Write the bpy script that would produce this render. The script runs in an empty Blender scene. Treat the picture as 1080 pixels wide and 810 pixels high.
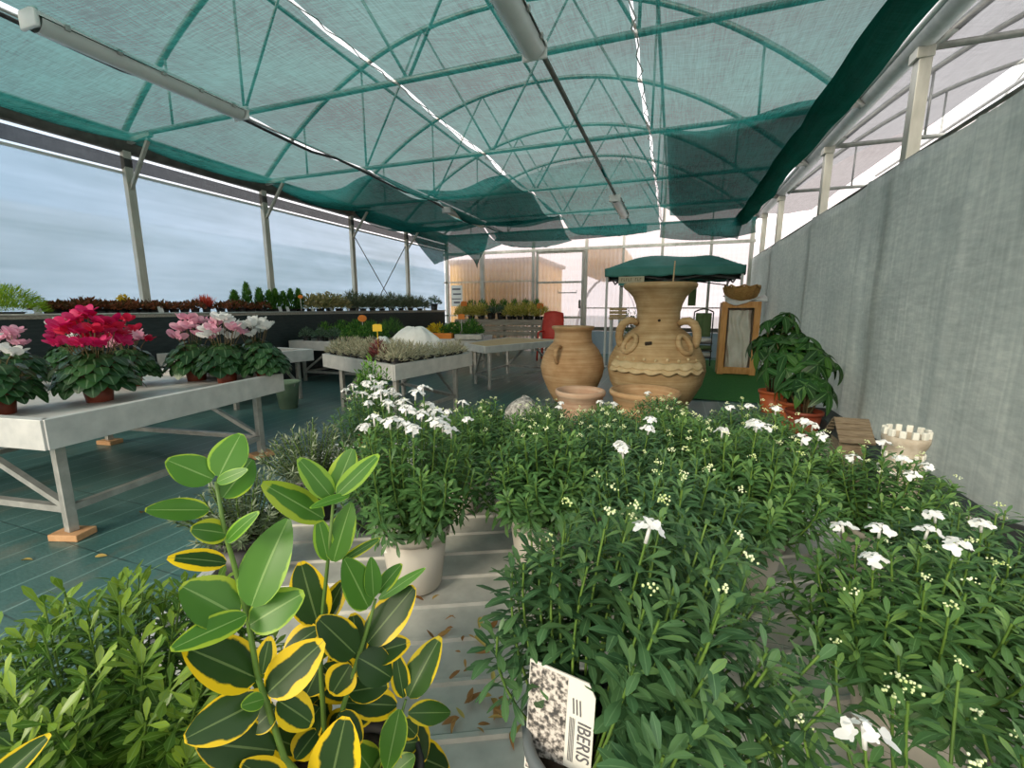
import bpy, math, random
from math import sin, cos, pi, radians, atan2, sqrt
from mathutils import Vector, Matrix, noise
V = Vector
C = bpy.context.scene.collection
sc = bpy.context.scene
random.seed(7)
# ------------------------------------------------------------------ camera
F, YAW, PIT, CZ = 464.0, radians(19.95), radians(9.8), 1.2
FWD = V((-sin(YAW)*cos(PIT), cos(YAW)*cos(PIT), -sin(PIT)))
RGT = V((cos(YAW), sin(YAW), 0)); UPV = RGT.cross(FWD)
CAM = V((0, 0, CZ))
cam = bpy.data.cameras.new('camera'); co = bpy.data.objects.new('camera', cam); C.objects.link(co)
co.location = CAM; co.rotation_euler = (pi/2-PIT, 0, YAW)
cam.sensor_width = 36; cam.lens = 36*F/1080; cam.clip_start = .01; cam.clip_end = 300
sc.camera = co

def ray(x, y): return FWD + RGT*((x-540)/F) + UPV*((405-y)/F)
def onz(x, y, z):
    d = ray(x, y); return CAM + d*((z-CZ)/d.z)
def onx(x, y, X):
    d = ray(x, y); return CAM + d*(X/d.x)
def ony(x, y, Y):
    d = ray(x, y); return CAM + d*(Y/d.y)

# ------------------------------------------------------------------ materials
def lin(c):
    c = c/255.0
    return c/12.92 if c <= .04045 else ((c+.055)/1.055)**2.4
def col(r, g, b): return (lin(r), lin(g), lin(b), 1)
class NT:
    def __init__(s, name):
        s.m = bpy.data.materials.new(name); s.m.use_nodes = True
        s.t = s.m.node_tree; s.t.nodes.clear()
        s.out = s.n('ShaderNodeOutputMaterial')
    def n(s, typ, **kw):
        nd = s.t.nodes.new(typ)
        for k, v in kw.items():
            if hasattr(nd, k) and k not in nd.inputs: setattr(nd, k, v)
            else: s.set(nd, k, v)
        return nd
    def set(s, nd, k, v):
        i = nd.inputs[k]
        if isinstance(v, bpy.types.NodeSocket): s.t.links.new(v, i)
        else: i.default_value = v
    def link(s, a, b): s.t.links.new(a, b)
    def math(s, op, a, b=0.0, clamp=False):
        nd = s.t.nodes.new('ShaderNodeMath'); nd.operation = op; nd.use_clamp = clamp
        for i, v in enumerate((a, b)):
            if isinstance(v, bpy.types.NodeSocket): s.t.links.new(v, nd.inputs[i])
            else: nd.inputs[i].default_value = v
        return nd.outputs[0]
    def mix(s, f, a, b):
        nd = s.t.nodes.new('ShaderNodeMix'); nd.data_type = 'RGBA'
        for i, v in ((0, f), (6, a), (7, b)):
            if isinstance(v, bpy.types.NodeSocket): s.t.links.new(v, nd.inputs[i])
            else: nd.inputs[i].default_value = v
        return nd.outputs[2]
    def noise(s, scale, detail=3, vec=None, rough=.55):
        nd = s.t.nodes.new('ShaderNodeTexNoise'); nd.inputs['Scale'].default_value = scale
        nd.inputs['Detail'].default_value = detail; nd.inputs['Roughness'].default_value = rough
        if vec: s.t.links.new(vec, nd.inputs['Vector'])
        return nd.outputs['Fac']
    def objco(s, scale=(1, 1, 1), rot=(0, 0, 0), kind='Object'):
        tc = s.t.nodes.new('ShaderNodeTexCoord'); mp = s.t.nodes.new('ShaderNodeMapping')
        mp.inputs['Scale'].default_value = scale; mp.inputs['Rotation'].default_value = rot
        s.t.links.new(tc.outputs[kind], mp.inputs['Vector']); return mp.outputs[0]
    def attr(s, name):
        a = s.t.nodes.new('ShaderNodeAttribute'); a.attribute_name = name; return a.outputs['Fac']
    def ramp(s, fac, stops):
        r = s.t.nodes.new('ShaderNodeValToRGB'); s.t.links.new(fac, r.inputs[0])
        el = r.color_ramp.elements
        while len(el) < len(stops): el.new(.5)
        for e, (p, c) in zip(el, stops): e.position = p; e.color = c
        return r.outputs[0]
    def bump(s, h, strength=.3, dist=.01):
        b = s.t.nodes.new('ShaderNodeBump'); b.inputs['Strength'].default_value = strength
        b.inputs['Distance'].default_value = dist; s.t.links.new(h, b.inputs['Height']); return b.outputs[0]
    def pbsdf(s, color, rough=.6, metal=0, spec=.5, normal=None, coat=0):
        p = s.t.nodes.new('ShaderNodeBsdfPrincipled')
        for k, v in (('Base Color', color), ('Roughness', rough), ('Metallic', metal), ('Specular IOR Level', spec), ('Coat Weight', coat)):
            if isinstance(v, bpy.types.NodeSocket): s.t.links.new(v, p.inputs[k])
            else: p.inputs[k].default_value = v
        if normal: s.t.links.new(normal, p.inputs['Normal'])
        return p.outputs[0]
    def mixsh(s, f, a, b):
        nd = s.t.nodes.new('ShaderNodeMixShader')
        if isinstance(f, bpy.types.NodeSocket): s.t.links.new(f, nd.inputs[0])
        else: nd.inputs[0].default_value = f
        s.t.links.new(a, nd.inputs[1]); s.t.links.new(b, nd.inputs[2]); return nd.outputs[0]
    def transl(s, c):
        nd = s.t.nodes.new('ShaderNodeBsdfTranslucent')
        if isinstance(c, bpy.types.NodeSocket): s.t.links.new(c, nd.inputs[0])
        else: nd.inputs[0].default_value = c
        return nd.outputs[0]
    def transp(s, c=(1, 1, 1, 1)):
        nd = s.t.nodes.new('ShaderNodeBsdfTransparent')
        if isinstance(c, bpy.types.NodeSocket): s.t.links.new(c, nd.inputs[0])
        else: nd.inputs[0].default_value = c
        return nd.outputs[0]
    def diff(s, c):
        nd = s.t.nodes.new('ShaderNodeBsdfDiffuse')
        if isinstance(c, bpy.types.NodeSocket): s.t.links.new(c, nd.inputs[0])
        else: nd.inputs[0].default_value = c
        return nd.outputs[0]
    def done(s, sh):
        s.t.links.new(sh, s.out.inputs[0]); return s.m

def simple(name, c1, c2=None, scale=8, rough=.6, metal=0, bump=0, spec=.4, stretch=(1, 1, 1)):
    t = NT(name)
    v = t.objco(stretch)
    nz = t.noise(scale, 4, v)
    c = t.ramp(nz, [(.3, c1), (.7, c2 or c1)])
    nb = t.bump(nz, bump, .01) if bump else None
    return t.done(t.pbsdf(c, rough, metal, spec, nb))

def leafmat(name, dark, mid, light, trans=.35, rough=.45, tip=None, vein=None, spec=.4):
    """colour goes by the per leaf value rnd; v runs along the leaf, u across"""
    t = NT(name)
    r = t.attr('rnd')
    c = t.ramp(r, [(.0, dark), (.5, mid), (1, light)])
    uv = t.t.nodes.new('ShaderNodeUVMap'); sep = t.n('ShaderNodeSeparateXYZ'); t.link(uv.outputs[0], sep.inputs[0])
    d = t.math('ABSOLUTE', t.math('SUBTRACT', sep.outputs[0], .5))
    if vein:
        c = t.mix(t.math('LESS_THAN', d, .05), c, vein)
    if tip:
        c = t.mix(t.math('MULTIPLY', t.math('POWER', sep.outputs[1], 4.0), .8), c, tip)
    return t.done(t.mixsh(trans, t.pbsdf(c, rough, 0, spec), t.transl(c)))

M = {}
def film(name, tint, transp, tint2=None, haze=.12):
    t = NT(name)
    v = t.objco((.5, .35, 1.6)); big = t.noise(.9, 4, v, .6); line = t.noise(2.2, 2, t.objco((.15, .12, 3.0)))
    f = t.math('ADD', t.math('MULTIPLY', big, .7), t.math('MULTIPLY', line, .3))
    c = t.ramp(f, [(.36, tint), (.64, tint2 or tint)])
    b = t.bump(t.noise(3, 3, t.objco((1, .6, 3))), .3, .03)
    body = t.mixsh(haze, t.transl(c), t.pbsdf(c, .35, 0, .5, b))
    return t.done(t.mixsh(transp, body, t.transp((.93, .96, 1, 1))))
M['film'] = film('greenhouse_film', (.14, .235, .30, 1), .20, (.30, .41, .54, 1))
M['rooffilm'] = film('roof_film', (.95, .95, .95, 1), .70)
M['poly'] = film('polycarbonate', (.60, .50, .46, 1), .34, (.68, .62, .64, 1))
M['outerfilm'] = film('tunnel_film', (.93, .95, .97, 1), .15)

def netmat(name, c1, c2, transp, scale=9, tl=.6):
    t = NT(name)
    co_ = t.objco((1, 1, 1))
    weave = t.noise(5, 4, t.objco((18, 1.0, 1)), .7)
    weave2 = t.noise(6, 3, t.objco((1.2, 16, 1)), .7)
    big = t.noise(1.1, 3, co_)
    w = t.math('MULTIPLY', t.math('ADD', weave, weave2), .5)
    f = t.math('ADD', t.math('MULTIPLY', w, .7), t.math('MULTIPLY', big, .3))
    c = t.ramp(f, [(.40, c1), (.60, c2)])
    tr = t.math('MULTIPLY', t.math('ADD', w, .5), transp, True)
    sh = t.mixsh(tl, t.diff(c), t.transl(c))
    return t.done(t.mixsh(tr, sh, t.transp()))
M['net'] = netmat('green_shade_net', (.002, .040, .034, 1), (.022, .140, .122, 1), .12, tl=.78)
M['netfold'] = netmat('green_shade_net_folded', (.01, .10, .072, 1), (.022, .16, .12, 1), .03)
M['greynet'] = netmat('grey_shade_net', (.035, .037, .04, 1), (.10, .104, .108, 1), .26)

def wallmesh():
    t = NT('grey_windbreak_mesh')
    v = t.objco((1, 1, 1))
    st = t.noise(3.0, 4, t.objco((1, 9, .5)), .6)
    fine = t.noise(26, 3, t.objco((1, .35, 1.3), (.5, 0, 0)), .6)
    big = t.noise(1.2, 3, v)
    f = t.math('ADD', t.math('ADD', t.math('MULTIPLY', st, .34), t.math('MULTIPLY', fine, .34)), t.math('MULTIPLY', big, .32))
    c = t.ramp(f, [(.36, (.52, .555, .53, 1)), (.50, (.64, .67, .64, 1)), (.64, (.80, .82, .77, 1))])
    b = t.bump(fine, .25, .01)
    return t.done(t.mixsh(.5, t.pbsdf(c, .75, 0, .3, b), t.transl(c)))
M['wallmesh'] = wallmesh()

def floormat():
    t = NT('green_ground_cover')
    ang = radians(FLOOR_ANG)
    v = t.objco((1, 1, 1), (0, 0, -ang)); sp = t.n('ShaderNodeSeparateXYZ'); t.link(v, sp.inputs[0])
    wob = t.math('MULTIPLY', t.noise(1.2, 2, t.objco()), .05)
    def line(s, per, w, off=0.0):
        p = t.math('FRACT', t.math('DIVIDE', t.math('ADD', t.math('ADD', s, wob), 100+off), per))
        return t.math('LESS_THAN', p, w/per)
    big = t.noise(.9, 4, t.objco()); fine = t.noise(40, 2, t.objco((1, 3, 1)))
    f = t.math('ADD', t.math('MULTIPLY', big, .7), t.math('MULTIPLY', fine, .3))
    c = t.ramp(f, [(.35, (.036, .098, .090, 1)), (.5, (.060, .140, .132, 1)), (.68, (.105, .205, .195, 1))])
    brk = t.noise(5, 2, t.objco())
    l1 = t.math('MULTIPLY', line(sp.outputs[0], .18, .009), t.math('MULTIPLY', brk, .95))
    c = t.mix(l1, c, (.26, .42, .40, 1))
    l2 = t.math('MULTIPLY', line(sp.outputs[1], .42, .007), t.math('MULTIPLY', brk, 1.2, True))
    c = t.mix(l2, c, (.01, .02, .02, 1))
    d = t.noise(2.0, 5, t.objco((1.7, .8, 1)), .65)
    c = t.mix(t.ramp(d, [(.56, (0, 0, 0, 1)), (.74, (.5, .5, .5, 1))]), c, (.17, .15, .11, 1))
    return t.done(t.pbsdf(c, t.math('ADD', t.math('MULTIPLY', big, .25), .22), 0, .6, t.bump(fine, .15, .004)))
FLOOR_ANG = 0
M['floor'] = floormat()

M['galv'] = simple('galvanised_steel', (.34, .34, .32, 1), (.50, .50, .47, 1), 14, .42, .55)
M['galvpost'] = simple('weathered_post_steel', (.40, .39, .33, 1), (.60, .585, .52, 1), 9, .5, .35, stretch=(1, 1, .3))
M['alu'] = simple('bench_aluminium', (.52, .53, .52, 1), (.66, .66, .64, 1), 11, .45, .25, .05)
M['gutter'] = simple('dark_gutter_steel', (.10, .105, .09, 1), (.19, .19, .17, 1), 7, .5, .3)
M['slat'] = simple('bench_slat_metal', (.44, .44, .40, 1), (.60, .595, .54, 1), 22, .42, .25, .05, stretch=(1, 1, 1))
M['wood'] = simple('pale_timber', (.42, .27, .13, 1), (.62, .46, .27, 1), 7, .7, 0, .1, stretch=(1, 8, 8))
M['greywood'] = simple('weathered_timber', (.26, .24, .20, 1), (.46, .42, .36, 1), 7, .8, 0, .15, stretch=(.6, 6, 9))
M['orangewood'] = simple('orange_stained_timber', (.60, .26, .07, 1), (.80, .42, .16, 1), 6, .55, 0, .06, stretch=(5, 5, .8))
M['block'] = simple('timber_offcut', (.42, .22, .10, 1), (.55, .33, .17, 1), 20, .8, 0, .2)
M['cable'] = simple('black_cable', (.02, .02, .022, 1), (.05, .05, .05, 1), 9, .5)
M['white'] = simple('white_plastic', (.62, .62, .60, 1), (.74, .74, .72, 1), 6, .45)
M['lamp'] = simple('lamp_housing_plastic', (.74, .74, .71, 1), (.85, .85, .82, 1), 5, .4)
M['diffuser'] = simple('lamp_diffuser', (.62, .64, .62, 1), (.72, .74, .72, 1), 5, .25)
M['blackfab'] = simple('black_ground_fabric', (.012, .022, .024, 1), (.03, .042, .044, 1), 9, .6, 0, .2, stretch=(1, 1, 6))
M['terra'] = None
def terracotta(name, a, b, c_):
    t = NT(name)
    nz = t.noise(5, 5, t.objco((1, 1, 1))); ring = t.noise(5, 4, t.objco((.4, .4, 9)))
    f = t.math('ADD', t.math('MULTIPLY', nz, .5), t.math('MULTIPLY', ring, .5))
    c = t.ramp(f, [(.34, a), (.52, b), (.68, c_)])
    fine = t.noise(60, 3, t.objco())
    return t.done(t.pbsdf(c, .85, 0, .2, t.bump(t.math('ADD', ring, t.math('MULTIPLY', fine, .4)), .3, .01)))
M['terra'] = terracotta('sandy_terracotta', (.36, .205, .10, 1), (.49, .31, .165, 1), (.58, .41, .25, 1))
M['terra2'] = terracotta('old_terracotta', (.32, .20, .095, 1), (.45, .31, .16, 1), (.57, .43, .26, 1))
M['terraedge'] = simple('pale_terracotta_ornament', (.48, .36, .19, 1), (.60, .47, .28, 1), 14, .85, 0, .2)
M['terrapink'] = terracotta('pink_terracotta', (.44, .26, .17, 1), (.55, .37, .26, 1), (.6, .45, .33, 1))
M['potred'] = simple('brown_plastic_pot', (.17, .035, .018, 1), (.26, .06, .03, 1), 4, .45)
M['potorange'] = simple('orange_plastic_pot', (.40, .09, .03, 1), (.52, .14, .05, 1), 4, .5)
M['potwhite'] = simple('pale_plastic_pot', (.44, .41, .35, 1), (.53, .50, .43, 1), 3, .5)
M['potrim'] = simple('grey_pot_rim', (.10, .12, .13, 1), (.16, .18, .19, 1), 4, .4)
M['potblack'] = simple('black_plastic_pot', (.012, .012, .012, 1), (.03, .03, .03, 1), 4, .4)
M['soil'] = simple('dark_potting_soil', (.016, .010, .006, 1), (.06, .04, .025, 1), 60, .95, 0, .6)
M['orangepl'] = simple('bright_orange_plastic', (.75, .20, .02, 1), (.85, .27, .04, 1), 5, .5)
M['yellowpl'] = simple('yellow_tag_plastic', (.85, .55, .03, 1), (.9, .62, .06, 1), 5, .5)
M['redpl'] = simple('red_chair_plastic', (.62, .03, .02, 1), (.74, .06, .035, 1), 5, .4)
M['bucket'] = simple('pale_green_bucket', (.17, .26, .17, 1), (.25, .34, .24, 1), 5, .35)
M['fleece'] = simple('white_fleece', (.70, .70, .68, 1), (.80, .80, .78, 1), 14, .9, 0, .3)
M['cloth'] = simple('cream_cloth', (.66, .62, .54, 1), (.80, .77, .7, 1), 5, .85, 0, .15)
M['basket'] = simple('brown_straw', (.30, .15, .04, 1), (.48, .27, .09, 1), 25, .85, 0, .4, stretch=(1, 1, 5))
M['gazebo'] = simple('green_canopy_cloth', (.045, .20, .165, 1), (.08, .28, .25, 1), 3, .6)
M['canopydark'] = simple('dark_canopy_inside', (.01, .02, .018, 1), (.02, .035, .03, 1), 3, .8)  # darkness under the gazebo canopy, put into the colour
M['paleblue'] = simple('pale_blue_sheet', (.32, .45, .58, 1), (.48, .58, .68, 1), 3, .5)
M['grass'] = simple('artificial_grass', (.010, .10, .012, 1), (.03, .17, .025, 1), 50, .9, 0, .4)
M['stone'] = simple('pale_cast_stone', (.34, .28, .21, 1), (.55, .49, .40, 1), 18, .9, 0, .4)
M['stonewhite'] = simple('white_painted_stone', (.66, .65, .58, 1), (.78, .77, .7, 1), 12, .8, 0, .2)
M['pebble'] = simple('speckled_dark_stone', (.05, .05, .05, 1), (.6, .58, .54, 1), 30, .8, 0, .4)
M['orangeext'] = simple('orange_render', (.90, .50, .13, 1), (.93, .60, .20, 1), 3, .8)
M['gravel'] = simple('outside_gravel', (.30, .30, .30, 1), (.42, .42, .41, 1), 5, .9)
M['ink'] = simple('grey_ink', (.10, .10, .11, 1), (.13, .13, .14, 1), 5, .7)
M['paper'] = simple('white_card', (.68, .68, .62, 1), (.74, .74, .69, 1), 3, .6)
M['signpaper'] = simple('cream_sign_board', (.55, .48, .33, 1), (.62, .55, .4, 1), 3, .7)
M['greencloth'] = simple('sage_green_cloth', (.10, .17, .07, 1), (.16, .24, .11, 1), 5, .8)
M['stemgreen'] = simple('young_green_stem', (.06, .13, .02, 1), (.12, .21, .035, 1), 30, .5)
M['stembrown'] = simple('woody_stem', (.10, .075, .035, 1), (.2, .15, .07, 1), 30, .8)
M['petal'] = leafmat('white_petal', (.80, .80, .78, 1), (.86, .86, .85, 1), (.9, .9, .9, 1), .3, .6)
M['bud'] = simple('pale_green_bud', (.40, .52, .16, 1), (.80, .84, .62, 1), 60, .6)
M['iberis'] = leafmat('iberis_leaf', (.030, .090, .026, 1), (.075, .175, .050, 1), (.17, .30, .072, 1), .30, .42, vein=(.11, .23, .08, 1))
M['iberis2'] = leafmat('iberis_leaf_blue', (.028, .082, .034, 1), (.068, .160, .062, 1), (.15, .27, .085, 1), .30, .42, vein=(.12, .23, .1, 1))
M['cycleaf'] = leafmat('cyclamen_leaf', (.010, .045, .012, 1), (.022, .075, .020, 1), (.05, .13, .04, 1), .2, .35, vein=(.10, .18, .09, 1))
M['boxleaf'] = leafmat('glossy_leaf', (.026, .078, .010, 1), (.075, .175, .018, 1), (.26, .39, .045, 1), .3, .32, vein=(.2, .34, .08, 1))
M['silver'] = leafmat('silver_leaf', (.04, .065, .03, 1), (.11, .15, .075, 1), (.32, .37, .26, 1), .2, .8)
M['pachira'] = leafmat('money_tree_leaf', (.014, .060, .012, 1), (.035, .125, .022, 1), (.10, .24, .04, 1), .3, .4, vein=(.12, .24, .08, 1))
M['dryleaf'] = leafmat('dry_leaf', (.20, .085, .025, 1), (.42, .22, .07, 1), (.55, .45, .12, 1), .2, .7)
def petals(name, a, b, c): return leafmat(name, a, b, c, .35, .55)
M['magenta'] = petals('magenta_petal', (.45, .005, .09, 1), (.62, .01, .13, 1), (.70, .05, .2, 1))
M['crimson'] = petals('crimson_petal', (.5, .01, .05, 1), (.66, .02, .08, 1), (.72, .05, .12, 1))
M['pink'] = petals('pink_petal', (.70, .27, .42, 1), (.78, .38, .52, 1), (.82, .5, .6, 1))
def simpleleaf(n, a, b, c): M[n] = leafmat(n+'_leaf', a, b, c, .25, .6)
simpleleaf('lime', (.12, .26, .01, 1), (.26, .42, .02, 1), (.42, .55, .05, 1))
simpleleaf('rust', (.035, .045, .01, 1), (.15, .06, .02, 1), (.45, .13, .06, 1))
simpleleaf('conifer', (.02, .085, .01, 1), (.05, .17, .018, 1), (.14, .32, .035, 1))
simpleleaf('variegated', (.07, .11, .03, 1), (.32, .30, .12, 1), (.58, .46, .22, 1))
simpleleaf('lavender', (.05, .075, .03, 1), (.13, .17, .09, 1), (.26, .28, .18, 1))
simpleleaf('herb', (.02, .09, .015, 1), (.06, .19, .03, 1), (.18, .36, .05, 1))
simpleleaf('bluegreen', (.04, .09, .06, 1), (.09, .16, .10, 1), (.16, .24, .16, 1))
simpleleaf('redplume', (.40, .02, .015, 1), (.62, .07, .04, 1), (.72, .2, .12, 1))
simpleleaf('burgundy', (.10, .015, .02, 1), (.22, .04, .05, 1), (.34, .12, .11, 1))
simpleleaf('palesilver', (.22, .23, .14, 1), (.42, .41, .28, 1), (.62, .59, .44, 1))
simpleleaf('yellow', (.5, .32, .01, 1), (.72, .52, .02, 1), (.82, .66, .06, 1))
simpleleaf('yellowgreen', (.22, .27, .04, 1), (.50, .46, .09, 1), (.75, .62, .2, 1))
simpleleaf('orangefl', (.6, .15, .01, 1), (.75, .25, .03, 1), (.8, .4, .06, 1))

def euonymus():
    t = NT('variegated_euonymus_leaf')
    age = t.attr('age'); r = t.attr('rnd')
    uv = t.t.nodes.new('ShaderNodeUVMap'); sep = t.n('ShaderNodeSeparateXYZ'); t.link(uv.outputs[0], sep.inputs[0])
    u = t.math('ABSOLUTE', t.math('SUBTRACT', t.math('MULTIPLY', sep.outputs[0], 2), 1))
    v = t.math('ABSOLUTE', t.math('SUBTRACT', t.math('MULTIPLY', sep.outputs[1], 2), 1))
    vv = t.math('POWER', sep.outputs[1], 5.0)
    e = t.math('MAXIMUM', u, vv)
    nz = t.noise(55, 4, t.objco((1, 1, 1)), .7); nb = t.noise(19, 2, t.objco())
    e = t.math('ADD', e, t.math('MULTIPLY', t.math('SUBTRACT', nz, .5), .30))
    e = t.math('ADD', e, t.math('MULTIPLY', t.math('SUBTRACT', nb, .5), 1.5))
    th = t.math('SUBTRACT', t.math('ADD', .86, t.math('MULTIPLY', t.math('SUBTRACT', r, .5), -.30)), t.math('MULTIPLY', age, .13))
    k = t.math('MULTIPLY', t.math('SUBTRACT', e, th), 14, True)
    mix_ = t.noise(20, 3, t.objco())
    young = t.mix(mix_, (.045, .150, .018, 1), (.10, .26, .030, 1))
    old = t.mix(mix_, (.010, .040, .008, 1), (.032, .080, .014, 1))
    base = t.mix(age, young, old)
    edge = t.mix(age, (.22, .42, .04, 1), (.78, .55, .010, 1))
    c = t.mix(k, base, edge)
    vein = t.math('LESS_THAN', u, .045)
    c = t.mix(t.math('MULTIPLY', vein, .7), c, t.mix(age, (.26, .42, .13, 1), (.16, .24, .08, 1)))
    side = t.math('ABSOLUTE', t.math('SINE', t.math('ADD', t.math('MULTIPLY', sep.outputs[1], 26), t.math('MULTIPLY', u, -9))))
    b = t.bump(side, .06, .002)
    return t.done(t.mixsh(.27, t.pbsdf(c, .38, 0, .32), t.transl(c)))
M['euonymus'] = euonymus()

# ------------------------------------------------------------------ mesh helpers
class MB:
    def __init__(s): s.v = []; s.f = []; s.uv = []; s.r = []; s.a = []
    def add(s, vs, fs, uv=None, r=.5, age=0.0):
        o = len(s.v); s.v += [tuple(p) for p in vs]
        s.f += [tuple(i+o for i in f) for f in fs]
        s.uv += uv if uv else [(.5, .5)]*len(vs)
        s.r += [r]*len(vs); s.a += [age]*len(vs)
        return s
    def box(s, c, size, rz=0, m=None):
        x, y, z = (k/2 for k in size); R = m or Matrix.Rotation(rz, 3, 'Z'); c = V(c)
        vs = [c+R @ V((sx*x, sy*y, sz*z)) for sz in (-1, 1) for sy in (-1, 1) for sx in (-1, 1)]
        return s.add(vs, [(0, 2, 3, 1), (4, 5, 7, 6), (0, 1, 5, 4), (2, 6, 7, 3), (0, 4, 6, 2), (1, 3, 7, 5)])
    def beam(s, p, q, w, h=None, up=V((0, 0, 1))):
        p, q = V(p), V(q); h = h or w; d = (q-p).normalized()
        a = d.cross(up)
        if a.length < 1e-4: a = d.cross(V((1, 0, 0)))
        a.normalize(); b = a.cross(d)
        vs = [e+a*(sx*w/2)+b*(sy*h/2) for e in (p, q) for sx, sy in ((-1, -1), (1, -1), (1, 1), (-1, 1))]
        return s.add(vs, [(3, 2, 1, 0), (4, 5, 6, 7), (0, 1, 5, 4), (1, 2, 6, 5), (2, 3, 7, 6), (3, 0, 4, 7)])
    def tube(s, pts, r, n=8, cap=True, rnd=.5):
        pts = [V(p) for p in pts]; rs = r if isinstance(r, (list, tuple)) else [r]*len(pts)
        vs = []; a = None
        for i, p in enumerate(pts):
            d = (pts[min(i+1, len(pts)-1)]-pts[max(i-1, 0)]).normalized()
            if a is None:
                a = d.cross(V((0, 0, 1)))
                if a.length < 1e-3: a = d.cross(V((1, 0, 0)))
            a = (a-d*a.dot(d)).normalized(); b = d.cross(a)
            vs += [p+(a*cos(2*pi*k/n)+b*sin(2*pi*k/n))*rs[i] for k in range(n)]
        fs = [(i*n+k, i*n+(k+1) % n, (i+1)*n+(k+1) % n, (i+1)*n+k) for i in range(len(pts)-1) for k in range(n)]
        if cap: fs += [tuple(range(n))[::-1], tuple(range((len(pts)-1)*n, len(pts)*n))]
        return s.add(vs, fs, r=rnd)
    def lathe(s, prof, c=(0, 0, 0), n=28, rfn=None):
        c = V(c); vs = []
        for (r, z) in prof:
            for k in range(n):
                a = 2*pi*k/n; rr = r*(rfn(a, z) if rfn else 1)
                vs.append(c+V((rr*cos(a), rr*sin(a), z)))
        fs = [(i*n+k, i*n+(k+1) % n, (i+1)*n+(k+1) % n, (i+1)*n+k) for i in range(len(prof)-1) for k in range(n)]
        return s.add(vs, fs)
    def ball(s, c, r, nu=6, nv=4, sq=(1, 1, 1), rnd=.5):
        c = V(c); vs = []
        for j in range(nv+1):
            t = pi*j/nv
            for k in range(nu):
                a = 2*pi*k/nu
                vs.append(c+V((r*sq[0]*sin(t)*cos(a), r*sq[1]*sin(t)*sin(a), r*sq[2]*cos(t))))
        fs = [(j*nu+k, (j+1)*nu+k, (j+1)*nu+(k+1) % nu, j*nu+(k+1) % nu) for j in range(nv) for k in range(nu)]
        return s.add(vs, fs, r=rnd)
    def grid(s, fn, nu, nv, rnd=.5, uvs=True):
        vs = [fn(i/nu, j/nv) for j in range(nv+1) for i in range(nu+1)]
        w = nu+1
        fs = [(j*w+i, j*w+i+1, (j+1)*w+i+1, (j+1)*w+i) for j in range(nv) for i in range(nu)]
        return s.add(vs, fs, [(i/nu, j/nv) for j in range(nv+1) for i in range(nu+1)], rnd)
    def leaf(s, base, d, nrm, L, W, prof, bend=.15, fold=.18, n=5, rnd=.5, age=0.0, cup=0.0, cols=2):
        base, t = V(base), V(d).normalized(); sd = t.cross(V(nrm))
        if sd.length < 1e-3: sd = t.cross(V((.3, .5, .8)))
        sd.normalize(); nn = sd.cross(t)
        vs = []; uv = []
        for i in range(n+1):
            v = i/n; p = base+t*(L*(v-.25*abs(bend)*v*v))-nn*(bend*L*v*v); w = W*.5*prof(v)
            for k in range(cols+1):
                x = 2*k/cols-1
                vs.append(p+sd*(x*w)+nn*(fold*w*abs(x)**(1.3)-cup*w*x*x*v)); uv.append((k/cols, v))
        c1 = cols+1
        fs = [(i*c1+k, i*c1+k+1, (i+1)*c1+k+1, (i+1)*c1+k) for i in range(n) for k in range(cols)]
        return s.add(vs, fs, uv, rnd, age)
    def build(s, name, mat, parent=None, smooth=True, world=True):
        me = bpy.data.meshes.new(name)
        off = V((0, 0, 0)); p = parent
        while p and world: off += p.location; p = p.parent
        me.from_pydata([(a-off.x, b-off.y, c-off.z) for a, b, c in s.v], [], s.f)
        lv = [0]*len(me.loops); me.loops.foreach_get('vertex_index', lv)
        ul = me.uv_layers.new(name='UVMap'); flat = []
        for i in lv: flat += s.uv[i]
        ul.data.foreach_set('uv', flat)
        for nm, arr in (('rnd', s.r), ('age', s.a)):
            at = me.attributes.new(nm, 'FLOAT', 'POINT'); at.data.foreach_set('value', arr)
        me.polygons.foreach_set('use_smooth', [smooth]*len(me.polygons))
        me.materials.append(M[mat] if isinstance(mat, str) else mat); me.update()
        o = bpy.data.objects.new(name, me); C.objects.link(o)
        if parent: o.parent = parent
        return o
def bevel(o, w=.004, seg=2):
    m = o.modifiers.new('bevel', 'BEVEL'); m.width = w; m.segments = seg; m.limit_method = 'ANGLE'; return o
def solid(o, t):
    m = o.modifiers.new('solidify', 'SOLIDIFY'); m.thickness = t; m.offset = 0; return o
def tag(o, label=None, cat=None, group=None, kind=None):
    if label: o['label'] = label
    if cat: o['category'] = cat
    if group: o['group'] = group
    if kind: o['kind'] = kind
    return o
def thing(name, label, cat, loc=(0, 0, 0), group=None):
    o = bpy.data.objects.new(name, None); C.objects.link(o); o.location = loc; o.empty_display_size = .05
    return tag(o, label, cat, group)
def dup(root, loc, rz=0, scale=1, label=None, group=None):
    kids = {}
    for o in ALLKIDS(root): kids.setdefault(o.parent, []).append(o)
    r = root.copy(); C.objects.link(r); r.location = loc; r.rotation_euler = (0, 0, rz)
    r.scale = scale if isinstance(scale, (tuple, list)) else (scale,)*3
    if label: r['label'] = label
    if group: r['group'] = group
    def rec(a, b):
        for ch in kids.get(a, []):
            c = ch.copy(); C.objects.link(c); c.parent = b; rec(ch, c)
    rec(root, r); return r
def ALLKIDS(root):
    out = []
    for ch in root.children: out.append(ch); out += ALLKIDS(ch)
    return out
def drop(root):
    for o in ALLKIDS(root)+[root]: bpy.data.objects.remove(o, do_unlink=True)
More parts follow.
